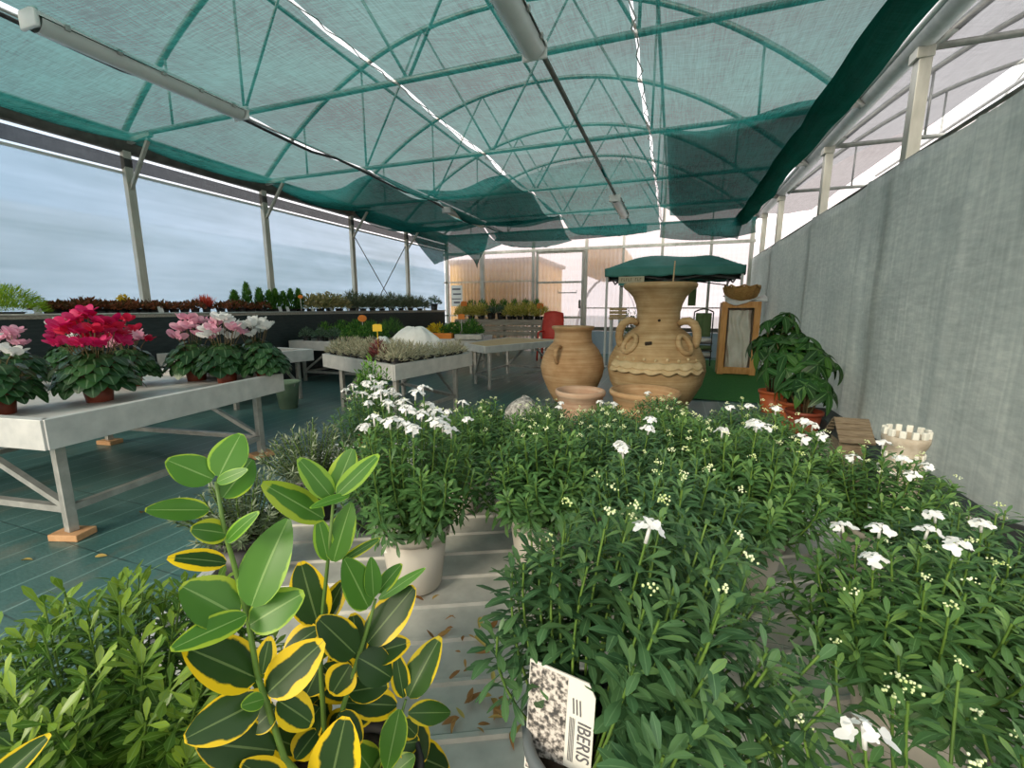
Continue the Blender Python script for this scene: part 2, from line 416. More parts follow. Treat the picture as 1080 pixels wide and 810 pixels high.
ORD = ['first', 'second', 'third', 'fourth', 'fifth', 'sixth', 'seventh', 'eighth', 'ninth', 'tenth', 'eleventh', 'twelfth',
       'thirteenth', 'fourteenth', 'fifteenth', 'sixteenth', 'seventeenth', 'eighteenth', 'nineteenth', 'twentieth']
R_ = random.uniform

XL, XR, YE, ZG = -6.4, 1.67, 11.85, 3.2
XC = (XL+XR)/2; HW = (XR-XL)/2
def arch(x): return ZG+1.72*(1-abs((x-XC)/HW)**2.2)

# ------------------------------------------------------------------ setting
def struct(o): o['kind'] = 'structure'; return o
struct(MB().grid(lambda u, v: V((-9+13*u, -3+15.2*v, 0)), 2, 2).build('floor', 'floor', None, False))
struct(MB().grid(lambda u, v: V((-60+120*u, -40+110*v, -.03)), 2, 2).build('ground', 'gravel', None, False))
# left film wall, gently slack between its posts
def lw(u, v):
    y = -1.5+13.35*u; z = .0+2.82*v
    return V((XL-.03+.02*noise.noise(V((y*.8, z*1.5, 3))), y, z))
struct(MB().grid(lw, 90, 14).build('wall_left', 'film'))
# right windbreak mesh
def rw(u, v):
    y = 1.2+10.65*u; z = 2.33*v+.015*sin(y*3)*v
    fold = .035*math.exp(-((y-5.15)/.06)**2)+.03*math.exp(-((y-6.9)/.07)**2)+.02*math.exp(-((y-3.6)/.05)**2)
    return V((XR-.03-fold+.018*noise.noise(V((y*1.3, z*1.1, 0))), y, z))
wr = struct(MB().grid(rw, 160, 20).build('wall_right', 'wallmesh')); solid(wr, .006)
# end wall of corrugated polycarbonate
def ew(u, v):
    x = XL+(XR-XL)*u; top = arch(x)-.05
    return V((x, YE+.02+.014*sin(x*2*pi/.11), .0+top*v))
struct(MB().grid(ew, 440, 6).build('wall_back', 'poly'))
# roof film of this bay and of the next one
def roof(x0):
    def fn(u, v):
        x = x0+(XR-XL)*u
        return V((x, -1.5+13.4*v, arch(x-x0+XL)+.05))
    return fn
struct(MB().grid(roof(XL), 28, 4).build('ceiling', 'rooffilm'))
struct(MB().grid(roof(XR+.1), 28, 4).build('ceiling', 'rooffilm'))
def lw2(u, v): return V((XR+.1+8.07, -1.5+13.4*u, 3.2*v))
struct(MB().grid(lw2, 2, 2).build('wall_right', 'outerfilm'))

# frame of the end wall: door, posts and rails
d = thing('door_1', 'tall translucent sliding door with a steel frame in the end wall', 'door', (-2.93, YE-.05, 0)); d['kind'] = 'structure'
b = MB()
for x in (-3.55, -2.30): b.beam((x, YE-.05, 0), (x, YE-.05, 2.68), .06)
for z in (2.66, 1.88, .95, .06): b.beam((-3.55, YE-.05, z), (-2.30, YE-.05, z), .05)
bevel(b.build('door_frame', 'galvpost', d, False))
b = MB(); b.tube([(-2.95, YE-.1, 1.66), (-2.95, YE-.1, 1.60), (-2.45, YE-.1, 1.60), (-2.45, YE-.1, 1.66)], .014); b.build('door_bar', 'galv', d)
b = MB(); b.box((-2.36, YE-.1, 1.30), (.05, .05, .22)); bevel(b.build('door_handle', 'gutter', d, False))
for i, (x, z0, z1, w) in enumerate([(-6.3, 0, 3.1, .08), (-5.17, 0, 3.0, .11), (-3.66, 0, 2.95, .07), (-2.22, 0, 2.95, .07),
                                    (-1.28, 0, 3.0, .05), (-.35, 0, 4.2, .06), (.75, 0, 3.0, .06), (1.6, 0, 3.2, .08)]):
    b = MB(); b.beam((x, YE-.06, z0), (x, YE-.06, z1), w); o = b.build('trim_%d' % (i+1), 'galvpost', None, False); struct(o)
b = MB()
b.beam((XL, YE-.08, 2.72), (XR, YE-.08, 2.72), .05, .07); b.beam((XL, YE-.08, 1.93), (-3.6, YE-.08, 1.93), .04)
b.beam((XL, YE-.08, .98), (-3.6, YE-.08, .98), .04); b.beam((-2.2, YE-.08, 1.2), (XR, YE-.08, 1.2), .03)
struct(b.build('trim_9', 'galvpost', None, False))
b = MB(); b.box((-.4, YE-.07, .30), (3.7, .04, .6)); struct(b.build('baseboard_back', 'paleblue', None, False))
b = MB(); b.box((-.4, YE-.075, .66), (3.7, .06, .10)); struct(b.build('trim_10', 'gutter', None, False))

# posts
for i, y in enumerate((1.78, 3.78, 5.70, 7.79, 9.80)):
    t = thing('steel_post', '%s galvanised steel post along the left film wall, counted from the camera' % ORD[i], 'post', (XL+.05, y, 0), 'posts along the left wall')
    b = MB(); b.box((XL+.05, y, 1.55), (.07, .09, 3.1)); bevel(b.build('post', 'galvpost', t, False), .006)
    b = MB(); b.beam((XL+.06, y, 2.62), (XL+.5, y+.0, 3.16), .035); b.build('knee_brace', 'galvpost', t, False)
    b = MB(); b.beam((XL-.1, y, 3.14), (XL+.55, y, 3.20), .05, .05); b.build('bracket', 'galvpost', t, False)
t = thing('cross_brace', 'thin crossed wire bracing between two posts of the left film wall', 'brace', (XL+.03, 8.8, 0))
b = MB(); b.tube([(XL+.04, 7.85, .6), (XL+.04, 9.75, 2.7)], .010, 6); b.build('wire', 'gutter', t)
b = MB(); b.tube([(XL+.04, 9.75, .6), (XL+.04, 7.85, 2.7)], .010, 6); b.build('wire', 'gutter', t)
for i, y in enumerate((2.6, 4.75, 7.05, 9.7, 11.3)):
    t = thing('steel_post', '%s galvanised steel post along the grey mesh wall, counted from the camera' % ORD[i], 'post', (XR+.07, y, 0), 'posts along the mesh wall')
    b = MB(); b.box((XR+.07, y, 1.62), (.09, .11, 3.24)); bevel(b.build('post', 'galvpost', t, False), .006)
    b = MB(); b.box((XR+.06, y, 3.17), (.12, .14, .08)); bevel(b.build('cap_plate', 'galvpost', t, False), .006)
tag(MB().tube([(XR-.02, 1.2, 2.34), (XR-.02, 11.6, 2.34)], .014).build('support_cable', 'gutter'), 'thin dark wire along the top edge of the grey mesh wall', 'wire')

# gutters
t = thing('gutter', 'dark steel rain gutter running above the left film wall', 'gutter', (XL, 5, 3.1))
def gut(u, v):
    a = pi*u; return V((XL+.02+.14*cos(a+pi), -1.5+13.3*v, 3.24-.19*sin(a)))
solid(MB().grid(gut, 10, 2).build('trough', 'gutter', t), .012)
MB().tube([(XL+.17, -1.5, 3.25), (XL+.17, 11.8, 3.25)], .018).build('lip', 'galv', t)
t = thing('film_roller', 'rolled grey film on a tube with white edging below the left gutter', 'roller', (XL, 5, 2.9))
MB().tube([(XL+.03, -1.5, 2.93), (XL+.03, 11.8, 2.93)], .075, 10).build('roll', 'greynet', t)
MB().box((XL+.02, 5.15, 2.815), (.03, 13.3, .03)).build('edge_clip', 'white', t, False)
t = thing('gutter', 'white edged rain gutter above the grey mesh wall', 'gutter', (XR, 5, 3.2))
def gut2(u, v):
    a = pi*u; return V((XR+.06+.085*cos(a+pi), 1+10.8*v, 3.30-.09*sin(a)))
solid(MB().grid(gut2, 10, 2).build('trough', 'alu', t), .012)
MB().tube([(XR-.04, 1, 3.30), (XR-.04, 11.8, 3.30)], .022).build('lip', 'white', t)

# trusses
def truss(y, x0, label, group, net=True):
    t = thing('roof_truss', label, 'truss', (x0+HW, y, ZG), group)
    z = lambda x: arch(x-x0+XL)
    MB().tube([(x0, y, ZG+.02), (x0+2*HW, y, ZG+.02)], .028, 8).build('bottom_chord', 'galv', t)
    MB().tube([(x0+2*HW*k/32, y, z(x0+2*HW*k/32)) for k in range(33)], .034, 8).build('arch', 'galv', t)
    c = x0+HW
    for a, b_ in ((-2.0, -2.0), (-2.0, -1.0), (0, -1.0), (0, 1.0), (2.0, 1.0), (2.0, 2.0), (-3.1, -3.1), (3.1, 3.1)):
        MB().tube([(c+a, y, ZG+.02), (c+b_, y, z(c+b_))], .014, 6).build('web', 'galv', t)
    return t
for i in range(5):
    truss(3.78+1.98*i, XL, '%s arched steel roof truss above the green net, counted from the camera' % ORD[i], 'roof trusses of the main bay')
for i, y in enumerate((2.8, 4.75, 7.05, 9.4)):
    truss(y, XR+.1, '%s steel truss of the next bay, seen above the grey mesh wall' % ORD[i], 'roof trusses of the next bay')
for x, nm in ((XC, 'along the ridge of the roof'), (XC-2.0, 'left of the roof ridge'), (XC+2.0, 'right of the roof ridge')):
    tag(MB().tube([(x, -1, arch(x)-.02), (x, 11.7, arch(x)-.02)], .024, 8).build('purlin', 'galv'), 'long steel purlin above the net, '+nm, 'purlin', 'roof purlins')
tag(MB().tube([(XR+2.1, 1, 3.9), (XR+2.1, 11.7, 3.9)], .025, 8).build('purlin', 'galv'), 'steel purlin of the next bay beyond the mesh wall', 'purlin', 'roof purlins')

# shade nets: four strips laced edge to edge
edges = [XL+.08, -4.28, -2.42, -.38, 1.22]
sagk = [[.06, .08, .14, .26, .42, .40, .34], [.05, .06, .12, .24, .42, .42, .34], [.04, .05, .07, .12, .20, .22, .2], [.04, .06, .09, .12, .2, .24, .24]]
where = ['along the left gutter', 'left of the roof ridge', 'right of the roof ridge', 'along the grey mesh wall']
for s in range(4):
    def net(u, v, s=s):
        y = -1.2+(12.3-(1.7*max(0, 1-u/.5) if s == 3 else 0))*v
        k = (y-3.78)/1.98; kb = int(math.floor(k))+1; kb = max(0, min(6, kb)); f = k-math.floor(k)
        kb2 = max(0, min(6, kb))
        sag = sagk[s][kb2]*sin(pi*f)**.8*(.55+.45*sin(pi*(.15+.7*u)))
        sag += .05*(1-(2*u-1)**2)
        e0 = edges[s]+(.012+.022*noise.noise(V((y*2.2, s*7.1, 0)))+.008*max(0, sin(pi*f)) if s else 0)
        e1 = edges[s+1]-(.012+.022*noise.noise(V((y*2.2, s*7.1+3, 0)))+.008*max(0, sin(pi*f)) if s < 3 else 0)
        x = e0+(e1-e0)*u
        z = 3.17-sag+.03*noise.noise(V((x*1.3, y*1.1, s)))
        z += .018*noise.noise(V((x*9, y*1.2, s+4)))
        if y > 9.8:
            q = (y-9.8)/1.3; tx = abs((x-XC)/HW); z -= q*q*(.06+.5*tx**5)
        return V((x, y, z))
    o = MB().grid(net, 26, 124).build('shade_net', 'net')
    tag(o, 'green shade net strip of the ceiling '+where[s], 'shade net', 'green ceiling nets')
# second net sheets, added to darken the overlapping far ends
for s_, (xa, xb, y0_, lab) in enumerate(((XL+.1, -4.3, 6.2, 'added darkening net layer at the far left, over the left benches'), (-4.25, -2.45, 6.9, 'added darkening net layer left of the ridge, toward the end wall'),
                                         (-.2, 1.2, 5.6, 'added darkening net layer at the far right, beside the mesh wall'))):
    def lay(u, v):
        x = xa+(xb-xa)*u; y = y0_+.25*sin(u*5)+(10.6-y0_)*v
        return V((x, y, 3.185+.008*sin(x*4)-.0*v))
    tag(MB().grid(lay, 16, 40).build('shade_net', 'net'), lab, 'shade net', 'green ceiling nets')
# loose net gathered along the mesh wall
def fold(u, v):
    y = .6+10.6*v; a = 2*pi*u; n_ = noise.noise(V((cos(a)*1.5, sin(a)*1.5, y*1.4)))
    return V((1.24+(.15+.03*n_)*cos(a), y, 3.02+(.085+.06*n_+.02*sin(y*3.2))*sin(a)-.02*sin(y*1.6)))
tag(MB().grid(fold, 18, 70).build('gathered_net', 'netfold'), 'dark gathered roll of green net hanging along the right gutter', 'shade net')
# net end swags in front of the end wall
for nm, x0, x1, zz, lab in (('net_swag', -6.2, -4.6, 2.50, 'green net swag hanging at the far left corner post'), ('net_swag', -4.5, -.7, 2.88, 'wide green net swag hanging above the end wall door'),
                       ('net_swag', -.4, 1.55, 2.72, 'green net swag hanging at the far right corner')):
    def sw(u, v, x0=x0, x1=x1, zz=zz):
        x = x0+(x1-x0)*u; dz = (3.16-zz)*(1-.25*(2*u-1)**2)
        if zz == 2.5: dz *= (.55+.45*math.exp(-((x+5.1)/.5)**2))
        if zz == 2.5:
            x = x+(-5.17-x)*v**.8*.93; dz = .85*(1-.25*abs(2*u-1))
        return V((x, 11.0+.35*sin(pi*v)*.5+.45*v*(zz == 2.5)+.05*noise.noise(V((u*6, v*2, 1))), 3.12-dz*v))
    tag(MB().grid(sw, 30, 8).build(nm, 'net'), lab, 'shade net')
# grey net of the next bay
def gn(u, v):
    return V((XR+.12+.92*u, .8+11*v, 3.32-.05*sin(pi*u)+.03*noise.noise(V((u*2, v*14, 0)))))
tag(MB().grid(gn, 8, 60).build('shade_net', 'greynet'), 'dark grey shade net of the next bay beyond the mesh wall', 'shade net')

# conduits and lights
tag(MB().tube([(-1.04, -1, 3.09), (-1.04, 11, 3.07)], .022, 8).build('conduit', 'gutter'), 'dark conduit pipe under the net, right of the ridge, carrying lamps', 'pipe')
b = MB(); b.tube([(-4.26+.015*sin(k*1.3), -1+k*.4, 3.12-.01*(k % 5)) for k in range(31)], .016, 6)
tag(b.build('cable', 'cable'), 'black cable strung under the left half of the net', 'cable')
tag(MB().tube([(-4.29, -1, 3.145), (-4.29, 11, 3.145)], .012, 6).build('support_cable', 'galv'), 'bright steel wire beside the black cable under the net', 'wire')
for x, s in ((-2.42, 'near the ridge'), (-.38, 'right of the conduit pipe')):
    b = MB()
    b.tube([(x+.02*sin(k*2.1)+.008*(k % 2), -1+.12*k, 3.14+.006*sin(k)) for k in range(101)], .006, 4)
    tag(b.build('lacing_cord', 'white'), 'white lacing cord joining two net strips '+s, 'cord', 'net lacing cords')
def lamp(x, y0, y1, z, label, flip=0):
    t = thing('batten_light', label, 'light', (x, (y0+y1)/2, z), 'fluorescent lamps under the net')
    b = MB()
    def prof(u, v):
        a = pi*u; return V((x+.10*cos(a), y0+(y1-y0)*v, z+.06*sin(a)))
    b.grid(prof, 10, 1); b.build('housing', 'lamp', t)
    b = MB()
    def prof2(u, v):
        a = pi+pi*u; return V((x+.085*cos(a), y0+.03+(y1-y0-.06)*v, z+.075*sin(a)))
    b.grid(prof2, 10, 1); b.build('diffuser', 'diffuser', t)
    for y in (y0, y1):
        b = MB(); b.box((x, y, z-.005), (.19, .03, .12)); bevel(b.build('end_cap', 'lamp', t, False), .012)
    for k in range(5):
        y = y0+(y1-y0)*(k+.5)/5
        b = MB(); b.box((x+.098, y, z), (.018, .03, .035)); b.build('clip', 'galv', t, False)
    b = MB(); b.tube([(x, y0+.2, z+.03), (x, y0+.2, 3.14)], .008, 5); b.tube([(x, y1-.2, z+.03), (x, y1-.2, 3.14)], .008, 5); b.build('hanger', 'galv', t)
lamp(-4.14, 2.0, 3.55, 3.10, 'long batten light nearest the camera above the left benches')
lamp(-1.06, 1.9, 3.40, 3.04, 'batten light at the top centre, seen from its end')
lamp(-1.04, 7.9, 9.4, 3.02, 'distant batten light under the conduit pipe toward the gazebo')
lamp(-4.2, 7.9, 9.6, 3.06, 'distant batten light on the left near the end wall')
# ------------------------------------------------------------------ outside, seen through the film
def tun(u, v):
    a = pi*u; return V((-11-3.2*cos(a), -8+26*v, 3.0*sin(a)))
tag(MB().grid(tun, 24, 2).build('polytunnel', 'outerfilm'), 'pale neighbouring polytunnel seen through the left film wall', 'greenhouse')
t = thing('building', 'orange rendered building seen through the end wall', 'building', (-4.6, 15, 0))
b = MB(); b.box((-5.15, 13.95, 1.27), (2.8, 3, 2.54)); b.build('wall', 'orangeext', t, False)
b = MB(); b.box((-1.85, 13.95, 2.45), (.95, 3, .75)); b.build('upper_block', 'orangeext', t, False)
b = MB(); b.box((-5.15, 13.95, 2.58), (3.0, 3.2, .10)); b.build('roof_slab', 'greywood', t, False)
def tun2(u, v):
    a = pi*u; return V((-1.7-.9*cos(a), 12.1+.4*v, 2.0*sin(a)))
tag(MB().grid(tun2, 16, 2).build('polytunnel', 'paleblue'), 'small blue tunnel outside the end wall beside the door', 'greenhouse')

# ------------------------------------------------------------------ benches
def bench(label, q, ztop, h=.15, feet=False, tray='alu', legs=(0, 1, 2, 3), inset=.14, brace=True, name='potting_bench'):
    """q: four corners, near left, near right, far right, far left"""
    q = [V((a, b, 0)) for a, b in q]; c = sum(q, V())/4
    t = thing(name, label, 'bench', c)
    for i in range(4):
        a, b_ = q[i], q[(i+1) % 4]; d = (b_-a).normalized()
        m = MB(); m.beam(a-d*.002+V((0, 0, ztop-h/2)), b_+d*.002+V((0, 0, ztop-h/2)), .025, h)
        m.beam(a+V((0, 0, ztop-.008))+(c-a).normalized()*.02, b_+V((0, 0, ztop-.008))+(c-b_).normalized()*.02, .05, .014)
        bevel(m.build('rim_board', 'alu', t, False), .003)
    m = MB()
    def tr(u, v):
        p = (q[0]*(1-u)+q[1]*u)*(1-v)+(q[3]*(1-u)+q[2]*u)*v; return V((p.x, p.y, ztop-(.012 if tray == 'wood' else h*.45)))
    m.grid(tr, 1, 1); solid(m.build('tray', tray, t, False), .02)
    L = []
    for i in range(4):
        p = q[i]+(c-q[i]).normalized()*inset*1.4; L.append(p)
        if i in legs:
            m = MB(); m.beam(p+V((0, 0, .035 if feet else 0)), p+V((0, 0, ztop-h)), .045)
            lg = bevel(m.build('leg', 'galv', t, False), .003)
            if feet:
                m = MB(); m.box(p+V((0, 0, .018)), (.16, .11, .036), R_(0, 2)); bevel(m.build('foot_block', 'block', lg, False), .004)
    if brace:
        for i in range(4):
            a, b_ = L[i], L[(i+1) % 4]
            m = MB(); m.beam(a+V((0, 0, .16)), b_+V((0, 0, .16)), .035); m.build('rail', 'galv', t, False)
        for i in (0, 2):
            a, b_ = L[i], L[(i+1) % 4]
            m = MB(); m.beam(a+V((0, 0, .17)), a*.55+b_*.45+V((0, 0, ztop-h)), .03); m.build('diagonal_brace', 'galv', t, False)
            m = MB(); m.beam(b_+V((0, 0, .17)), b_*.55+a*.45+V((0, 0, ztop-h)), .03); m.build('diagonal_brace', 'galv', t, False)
    return t
bench('long aluminium bench on timber blocks carrying the cyclamens', [(-4.65, .88), (-2.77, 1.14), (-2.98, 2.70), (-4.86, 2.45)], .68, .15, True)
bench('aluminium bench carrying silver leaved plants under a white fleece mound', [(-3.78, 4.02), (-2.41, 3.43), (-2.22, 4.71), (-3.6, 5.35)], .68)
bench('aluminium bench behind the silver plants carrying rows of green herbs', [(-5.85, 5.5), (-4.4, 5.6), (-4.3, 6.9), (-5.8, 6.8)], .68)
bench('empty wood topped bench in front of the end wall tables', [(-3.05, 6.2), (-2.5, 5.75), (-1.75, 7.5), (-2.9, 7.75)], .66, .10, tray='wood')
bench('small bench with yellow and white flowers left of the wood topped bench', [(-4.4, 7.0), (-3.3, 7.2), (-3.45, 8.3), (-4.5, 8.1)], .66, .13)
bench('grey bench partly hidden behind the cyclamens, green bucket beside it', [(-5.8, 3.5), (-4.72, 3.55), (-4.50, 4.6), (-5.6, 4.7)], .66)

# staging along the left wall, fronted with black fabric
SX, SZ = -6.0, 1.13
t = thing('staging', 'long raised staging along the left film wall, fronted with black fabric', 'shelf', (-6.18, 6, 0))
b = MB(); b.box((-6.17, 5.75, SZ-.02), (.40, 10.5, .04)); b.build('shelf_board', 'greywood', t, False)
b = MB(); b.grid(lambda u, v: V((SX+.02+.02*sin(u*60)*(1-v)+.01*noise.noise(V((u*50, v*3, 0))), .5+10.5*u, (SZ+.005)*v)), 160, 6); b.build('front_drape', 'blackfab', t)
b = MB(); b.grid(lambda u, v: V((SX+.02-.36*u, 11.0, (SZ+.005)*v)), 2, 2); b.build('end_drape', 'blackfab', t)
b = MB(); b.tube([(SX+.035, .5, SZ+.005), (SX+.035, 11, SZ+.005)], .012, 6); b.build('edge_rail', 'galv', t)
for y in (1, 3.5, 6, 8.5, 10.8):
    b = MB(); b.beam((-6.2, y, 0), (-6.2, y, SZ-.04), .06); b.build('leg', 'greywood', t, False)

# staging before the end wall
t = thing('staging', 'weathered timber staging with yellow plants before the end wall', 'shelf', (-4.15, 10.7, 0))
for y in (10.42, 10.56, 10.70, 10.84): 
    b = MB(); b.box((-4.15, y, .90), (2.4, .12, .03)); b.build('top_slat', 'greywood', t, False)
for z in (.83, .70, .57):
    b = MB(); b.box((-4.15, 10.37, z), (2.4, .03, .10)); b.build('front_board', 'greywood', t, False)
for x in (-5.3, -4.15, -3.0):
    for y in (10.42, 10.84):
        b = MB(); b.beam((x, y, 0), (x, y, .885), .06); b.build('leg', 'greywood', t, False)
# red chair
t = thing('garden_chair', 'red plastic garden chair beside the yellow plant staging', 'chair', (-2.67, 9.9, 0))
b = MB(); b.grid(lambda u, v: V((-2.90+.46*u, 9.68+.44*v, .44-.03*sin(pi*u)+.02*v*v)), 8, 8); solid(b.build('seat', 'redpl', t), .025)
b = MB(); b.grid(lambda u, v: V((-2.90+.46*u+.03*sin(pi*v)*(1 if u > .5 else -1)*abs(2*u-1), 10.12+.16*v-.05*sin(pi*u), .46+.62*v+.05*sin(pi*u)*v)), 10, 10); solid(b.build('backrest', 'redpl', t), .022)
for x in (-2.89, -2.45):
    for y in (9.7, 10.1):
        b = MB(); b.tube([(x+.02*(1 if x > -2.6 else -1), y, 0), (x, y, .44)], [.018, .024], 8); b.build('leg', 'redpl', t)
    b = MB(); b.tube([(x, 9.7, .44), (x, 9.72, .64), (x, 9.85, .66), (x, 10.15, .66)], .02, 8); b.build('armrest', 'redpl', t)

# ------------------------------------------------------------------ pots and plants
def pot_mb(r, h, z0=0.0, c=(0, 0)):
    b = MB(); b.lathe([(0, z0+.006), (r*.72, z0), (r*.76, z0+.004), (r*.95, z0+h*.86), (r*.95, z0+h*.86), (r*1.04, z0+h*.87), (r*1.05, z0+h), (r*.99, z0+h), (r*.94, z0+h*.85), (r*.90, z0+h*.82)], (c[0], c[1], 0), 28); return b
def soil_mb(r, z):
    b = MB(); n = 20
    b.lathe([(0, z+.004)]+[(r*.93*k/5, z+.004*sin(k*2.3)) for k in range(1, 6)], (0, 0, 0), n); return b
oval = lambda v: sin(pi*v**.8)**.8 if 0 < v < 1 else 0.02
spoon = lambda v: .22 if v > .999 else max(.16, sin(pi*min(.93, v**2.0*.93))**.8)
blade = lambda v: max(.03, (sin(pi*(v*.86+.14)))**.7)
def rdir(th, ph): return V((sin(th)*cos(ph), sin(th)*sin(ph), cos(th)))
UP = V((0, 0, 1))

def flower4(b, c, n, s, rnd=.8):
    """small white four petalled flower, two outer petals longer"""
    n = n.normalized(); a = n.cross(V((.3, .2, .9))).normalized(); e = n.cross(a)
    ph = R_(0, 6)
    for k, L in enumerate((1.25, .65, .65, 1.25)):
        g = ph+(-.75, -.95+3.1, .95+3.1, .75)[k]*1.0
        d = (a*cos(g)+e*sin(g)+n*.25)
        b.leaf(c, d, n, s*L, s*L*.72, lambda v: .25+.75*sin(pi*min(1, v*.62+.28))**.6 if v < .99 else .45, .1, .05, 3, rnd)
def iberis(name, seed, nst, R, H, Ll, mat, nflow, nbud, pot='potwhite', ph=.125, pr=.068, u0=.2, droop=.50, lean=(0, 0), clear=None, nlf=40):
    random.seed(seed)
    root = thing(name, 'x', 'plant')
    pot_mb(pr, ph).build('pot', pot, root); soil_mb(pr, ph*.86).build('soil', 'soil', root)
    if clear:
        MB().lathe([(pr*1.045, ph*.90), (pr*1.075, ph*.91), (pr*1.085, ph*1.005), (pr*1.0, ph*1.02), (pr*.95, ph*1.0), (pr*.94, ph*.9)], (0, 0, 0), 32).build('pot_rim', 'potrim', root)['label'] = 'grey pot rim'
    fo, st = MB(), MB(); tips = []
    for i in range(nst):
        ph_ = i*2.39996+R_(-.3, .3); q = sqrt((i+.5)/nst)
        b0 = V((cos(ph_)*pr*.7*q, sin(ph_)*pr*.7*q, ph*.86))
        tip = V((cos(ph_)*R*q*R_(.9, 1.1), sin(ph_)*R*q*R_(.9, 1.1), ph*.86+H*(1-droop*q**2.4)*R_(.84, 1.06)))
        tip += V((lean[0], lean[1], 0))
        mid = b0*.45+tip*.55+V((cos(ph_)*.03*q, sin(ph_)*.03*q, -.012+.02*(1-q)))
        mid += V((R_(-.01, .01), R_(-.01, .01), 0))
        def P(u): return b0*(1-u)**2+mid*2*u*(1-u)+tip*u*u
        def T(u): return ((mid-b0)*(1-u)+(tip-mid)*u).normalized()
        if clear and any(clear(P(k/12)) for k in range(13)): continue
        st.tube([P(k/6) for k in range(7)], [.0017, .0017, .0015, .0015, .0014, .0013, .0012], 5, False, R_(0, 1))
        L = tip.length; nl = int(nlf*R_(.85, 1.15)); a = R_(0, 6)
        for k in range(nl):
            u = u0+(1-u0)*(k/nl)**.75; a += 2.4+R_(-.3, .3); tt = T(u)
            s1 = tt.cross(V((.31, .7, .2))).normalized(); s2 = tt.cross(s1)
            out = s1*cos(a)+s2*sin(a); el = (.16+.72*max(0, u-.55)/.45+R_(-.3, .28))
            d = out*cos(el)+tt*sin(el)
            if clear and (clear(P(u)) or clear(P(u)+d*Ll*.9)): continue
            ll = Ll*R_(.75, 1.15)*(1 if u < .86 else 1-.45*(u-.86)/.14)
            rnd = min(1, max(0, R_(.15, .65)+.35*(u > .88)))
            fo.leaf(P(u), d, tt, ll, ll*R_(.22, .29), spoon, R_(.05, .5), .14, 5, rnd)
        tips.append((tip, T(1)))
    st.build('stems', 'stemgreen', root); fo.build('foliage', mat, root)
    order = tips[:]; random.shuffle(order); order.sort(key=lambda t_: -t_[0].z+R_(0, .06))
    for k, (p, d) in enumerate(order[:nflow+nbud]):
        if k < nflow:
            b = MB(); L = .018
            cc = p+d*L; b.tube([p, cc], .0018, 5)
            nn = int(R_(6, 12))
            for j in range(nn):
                th = sqrt((j+.3)/nn)*1.2; g = j*2.4
                s1 = d.cross(V((.31, .7, .2))).normalized(); s2 = d.cross(s1)
                o = (d*cos(th)+(s1*cos(g)+s2*sin(g))*sin(th)); rr = .017
                flower4(b, cc-d*.010+o*rr*.75, o*.8+d*.4, R_(.0052, .0085)*(.65+.5*th), R_(.3, 1))
            b.build('flower_cluster', 'petal', root)
        else:
            b = MB(); cc = p+d*.012
            for j in range(int(R_(8, 15))):
                th = R_(0, 1.2); g = R_(0, 6.3)
                s1 = d.cross(V((.31, .7, .2))).normalized(); s2 = d.cross(s1)
                o = (d*cos(th)+(s1*cos(g)+s2*sin(g))*sin(th))
                b.ball(cc+o*R_(.005, .010), R_(.0009, .0016), 5, 3)
            b.build('bud_cluster', 'bud', root)
    return root

# the bench of iberis in the foreground
BD, BN = V((.9, .436, 0)), V((-.436, .9, 0)); BZ = .65
def bp(a, b_, z=BZ): return BD*a+BN*b_+V((0, 0, z))
t = thing('potting_bench', 'broad slatted metal bench in the foreground holding the iberis pots', 'bench', bp(.4, .8, 0))
A0, A1, B0, B1 = -.54, 1.05, -.12, 1.75
rzb = atan2(BD.y, BD.x)
k = 0
bb = .497
for j in range(-7, 18):
    bv = bb+.0885*j
    if bv < B0 or bv > B1-.05: continue
    b = MB()
    pr = [(-.040, 0), (.034, 0), (.036, .006), (.041, .006), (.043, -.002)]
    a1 = A1 if bv > .25 else A1-.5
    vs = []
    for aa in (A0, a1):
        for (q, z) in pr: vs.append(bp(aa, bv-.044+q, BZ-.006+z))
    b.add(vs, [(i, i+1, i+6, i+5) for i in range(4)])
    solid(b.build('slat', 'slat', t, False), .003)
for a_, b_ in (((A0, B0), (A0, B1)), ((A1, B0+.3), (A1, B1)), ((A0, B1), (A1, B1))):
    b = MB(); b.beam(bp(*a_, BZ-.03), bp(*b_, BZ-.03), .025, .085); b.build('rim_board', 'alu', t, False)
for a_, b_ in ((A0+.1, B0+.15), (A1-.1, B0+.5), (A0+.1, B1-.15), (A1-.1, B1-.15)):
    b = MB(); b.beam(bp(a_, b_, 0), bp(a_, b_, BZ-.07), .05); b.build('leg', 'galv', t, False)
for a_ in (A0+.1, A1-.1):
    b = MB(); b.beam(bp(a_, B0+.5, BZ-.04), bp(a_, B1-.15, BZ-.04), .04); b.build('bearer', 'galv', t, False)

CARD = V((-.082, .350, BZ+.175))                          # middle of the plant card
def before_card(p):
    """the plant is parted in front of its card: true inside the open wedge"""
    q = bp(.122, .366)+p*1.03-CAM; c = CARD-CAM
    t = q.dot(c)/c.length_squared
    off = q-c*t
    return .3 < t < .99 and abs(off.dot(RGT)) < .036*t and -.080*t < off.z < .026*t
protos = [iberis('iberis_plant', 11, 62, .150, .200, .033, 'iberis', 0, 12),
          iberis('iberis_plant', 12, 60, .150, .205, .032, 'iberis2', 2, 11),
          iberis('iberis_plant', 13, 72, .145, .250, .030, 'iberis', 20, 8, u0=.1),
          iberis('iberis_plant', 14, 60, .150, .200, .033, 'iberis', 5, 10),
          iberis('iberis_plant', 15, 84, .155, .215, .036, 'iberis2', 1, 13, u0=.26, droop=.42, lean=(.035, .03), clear=before_card),
          iberis('iberis_plant', 16, 26, .150, .190, .030, 'iberis', 2, 22, u0=.35, droop=.4, nlf=22)]
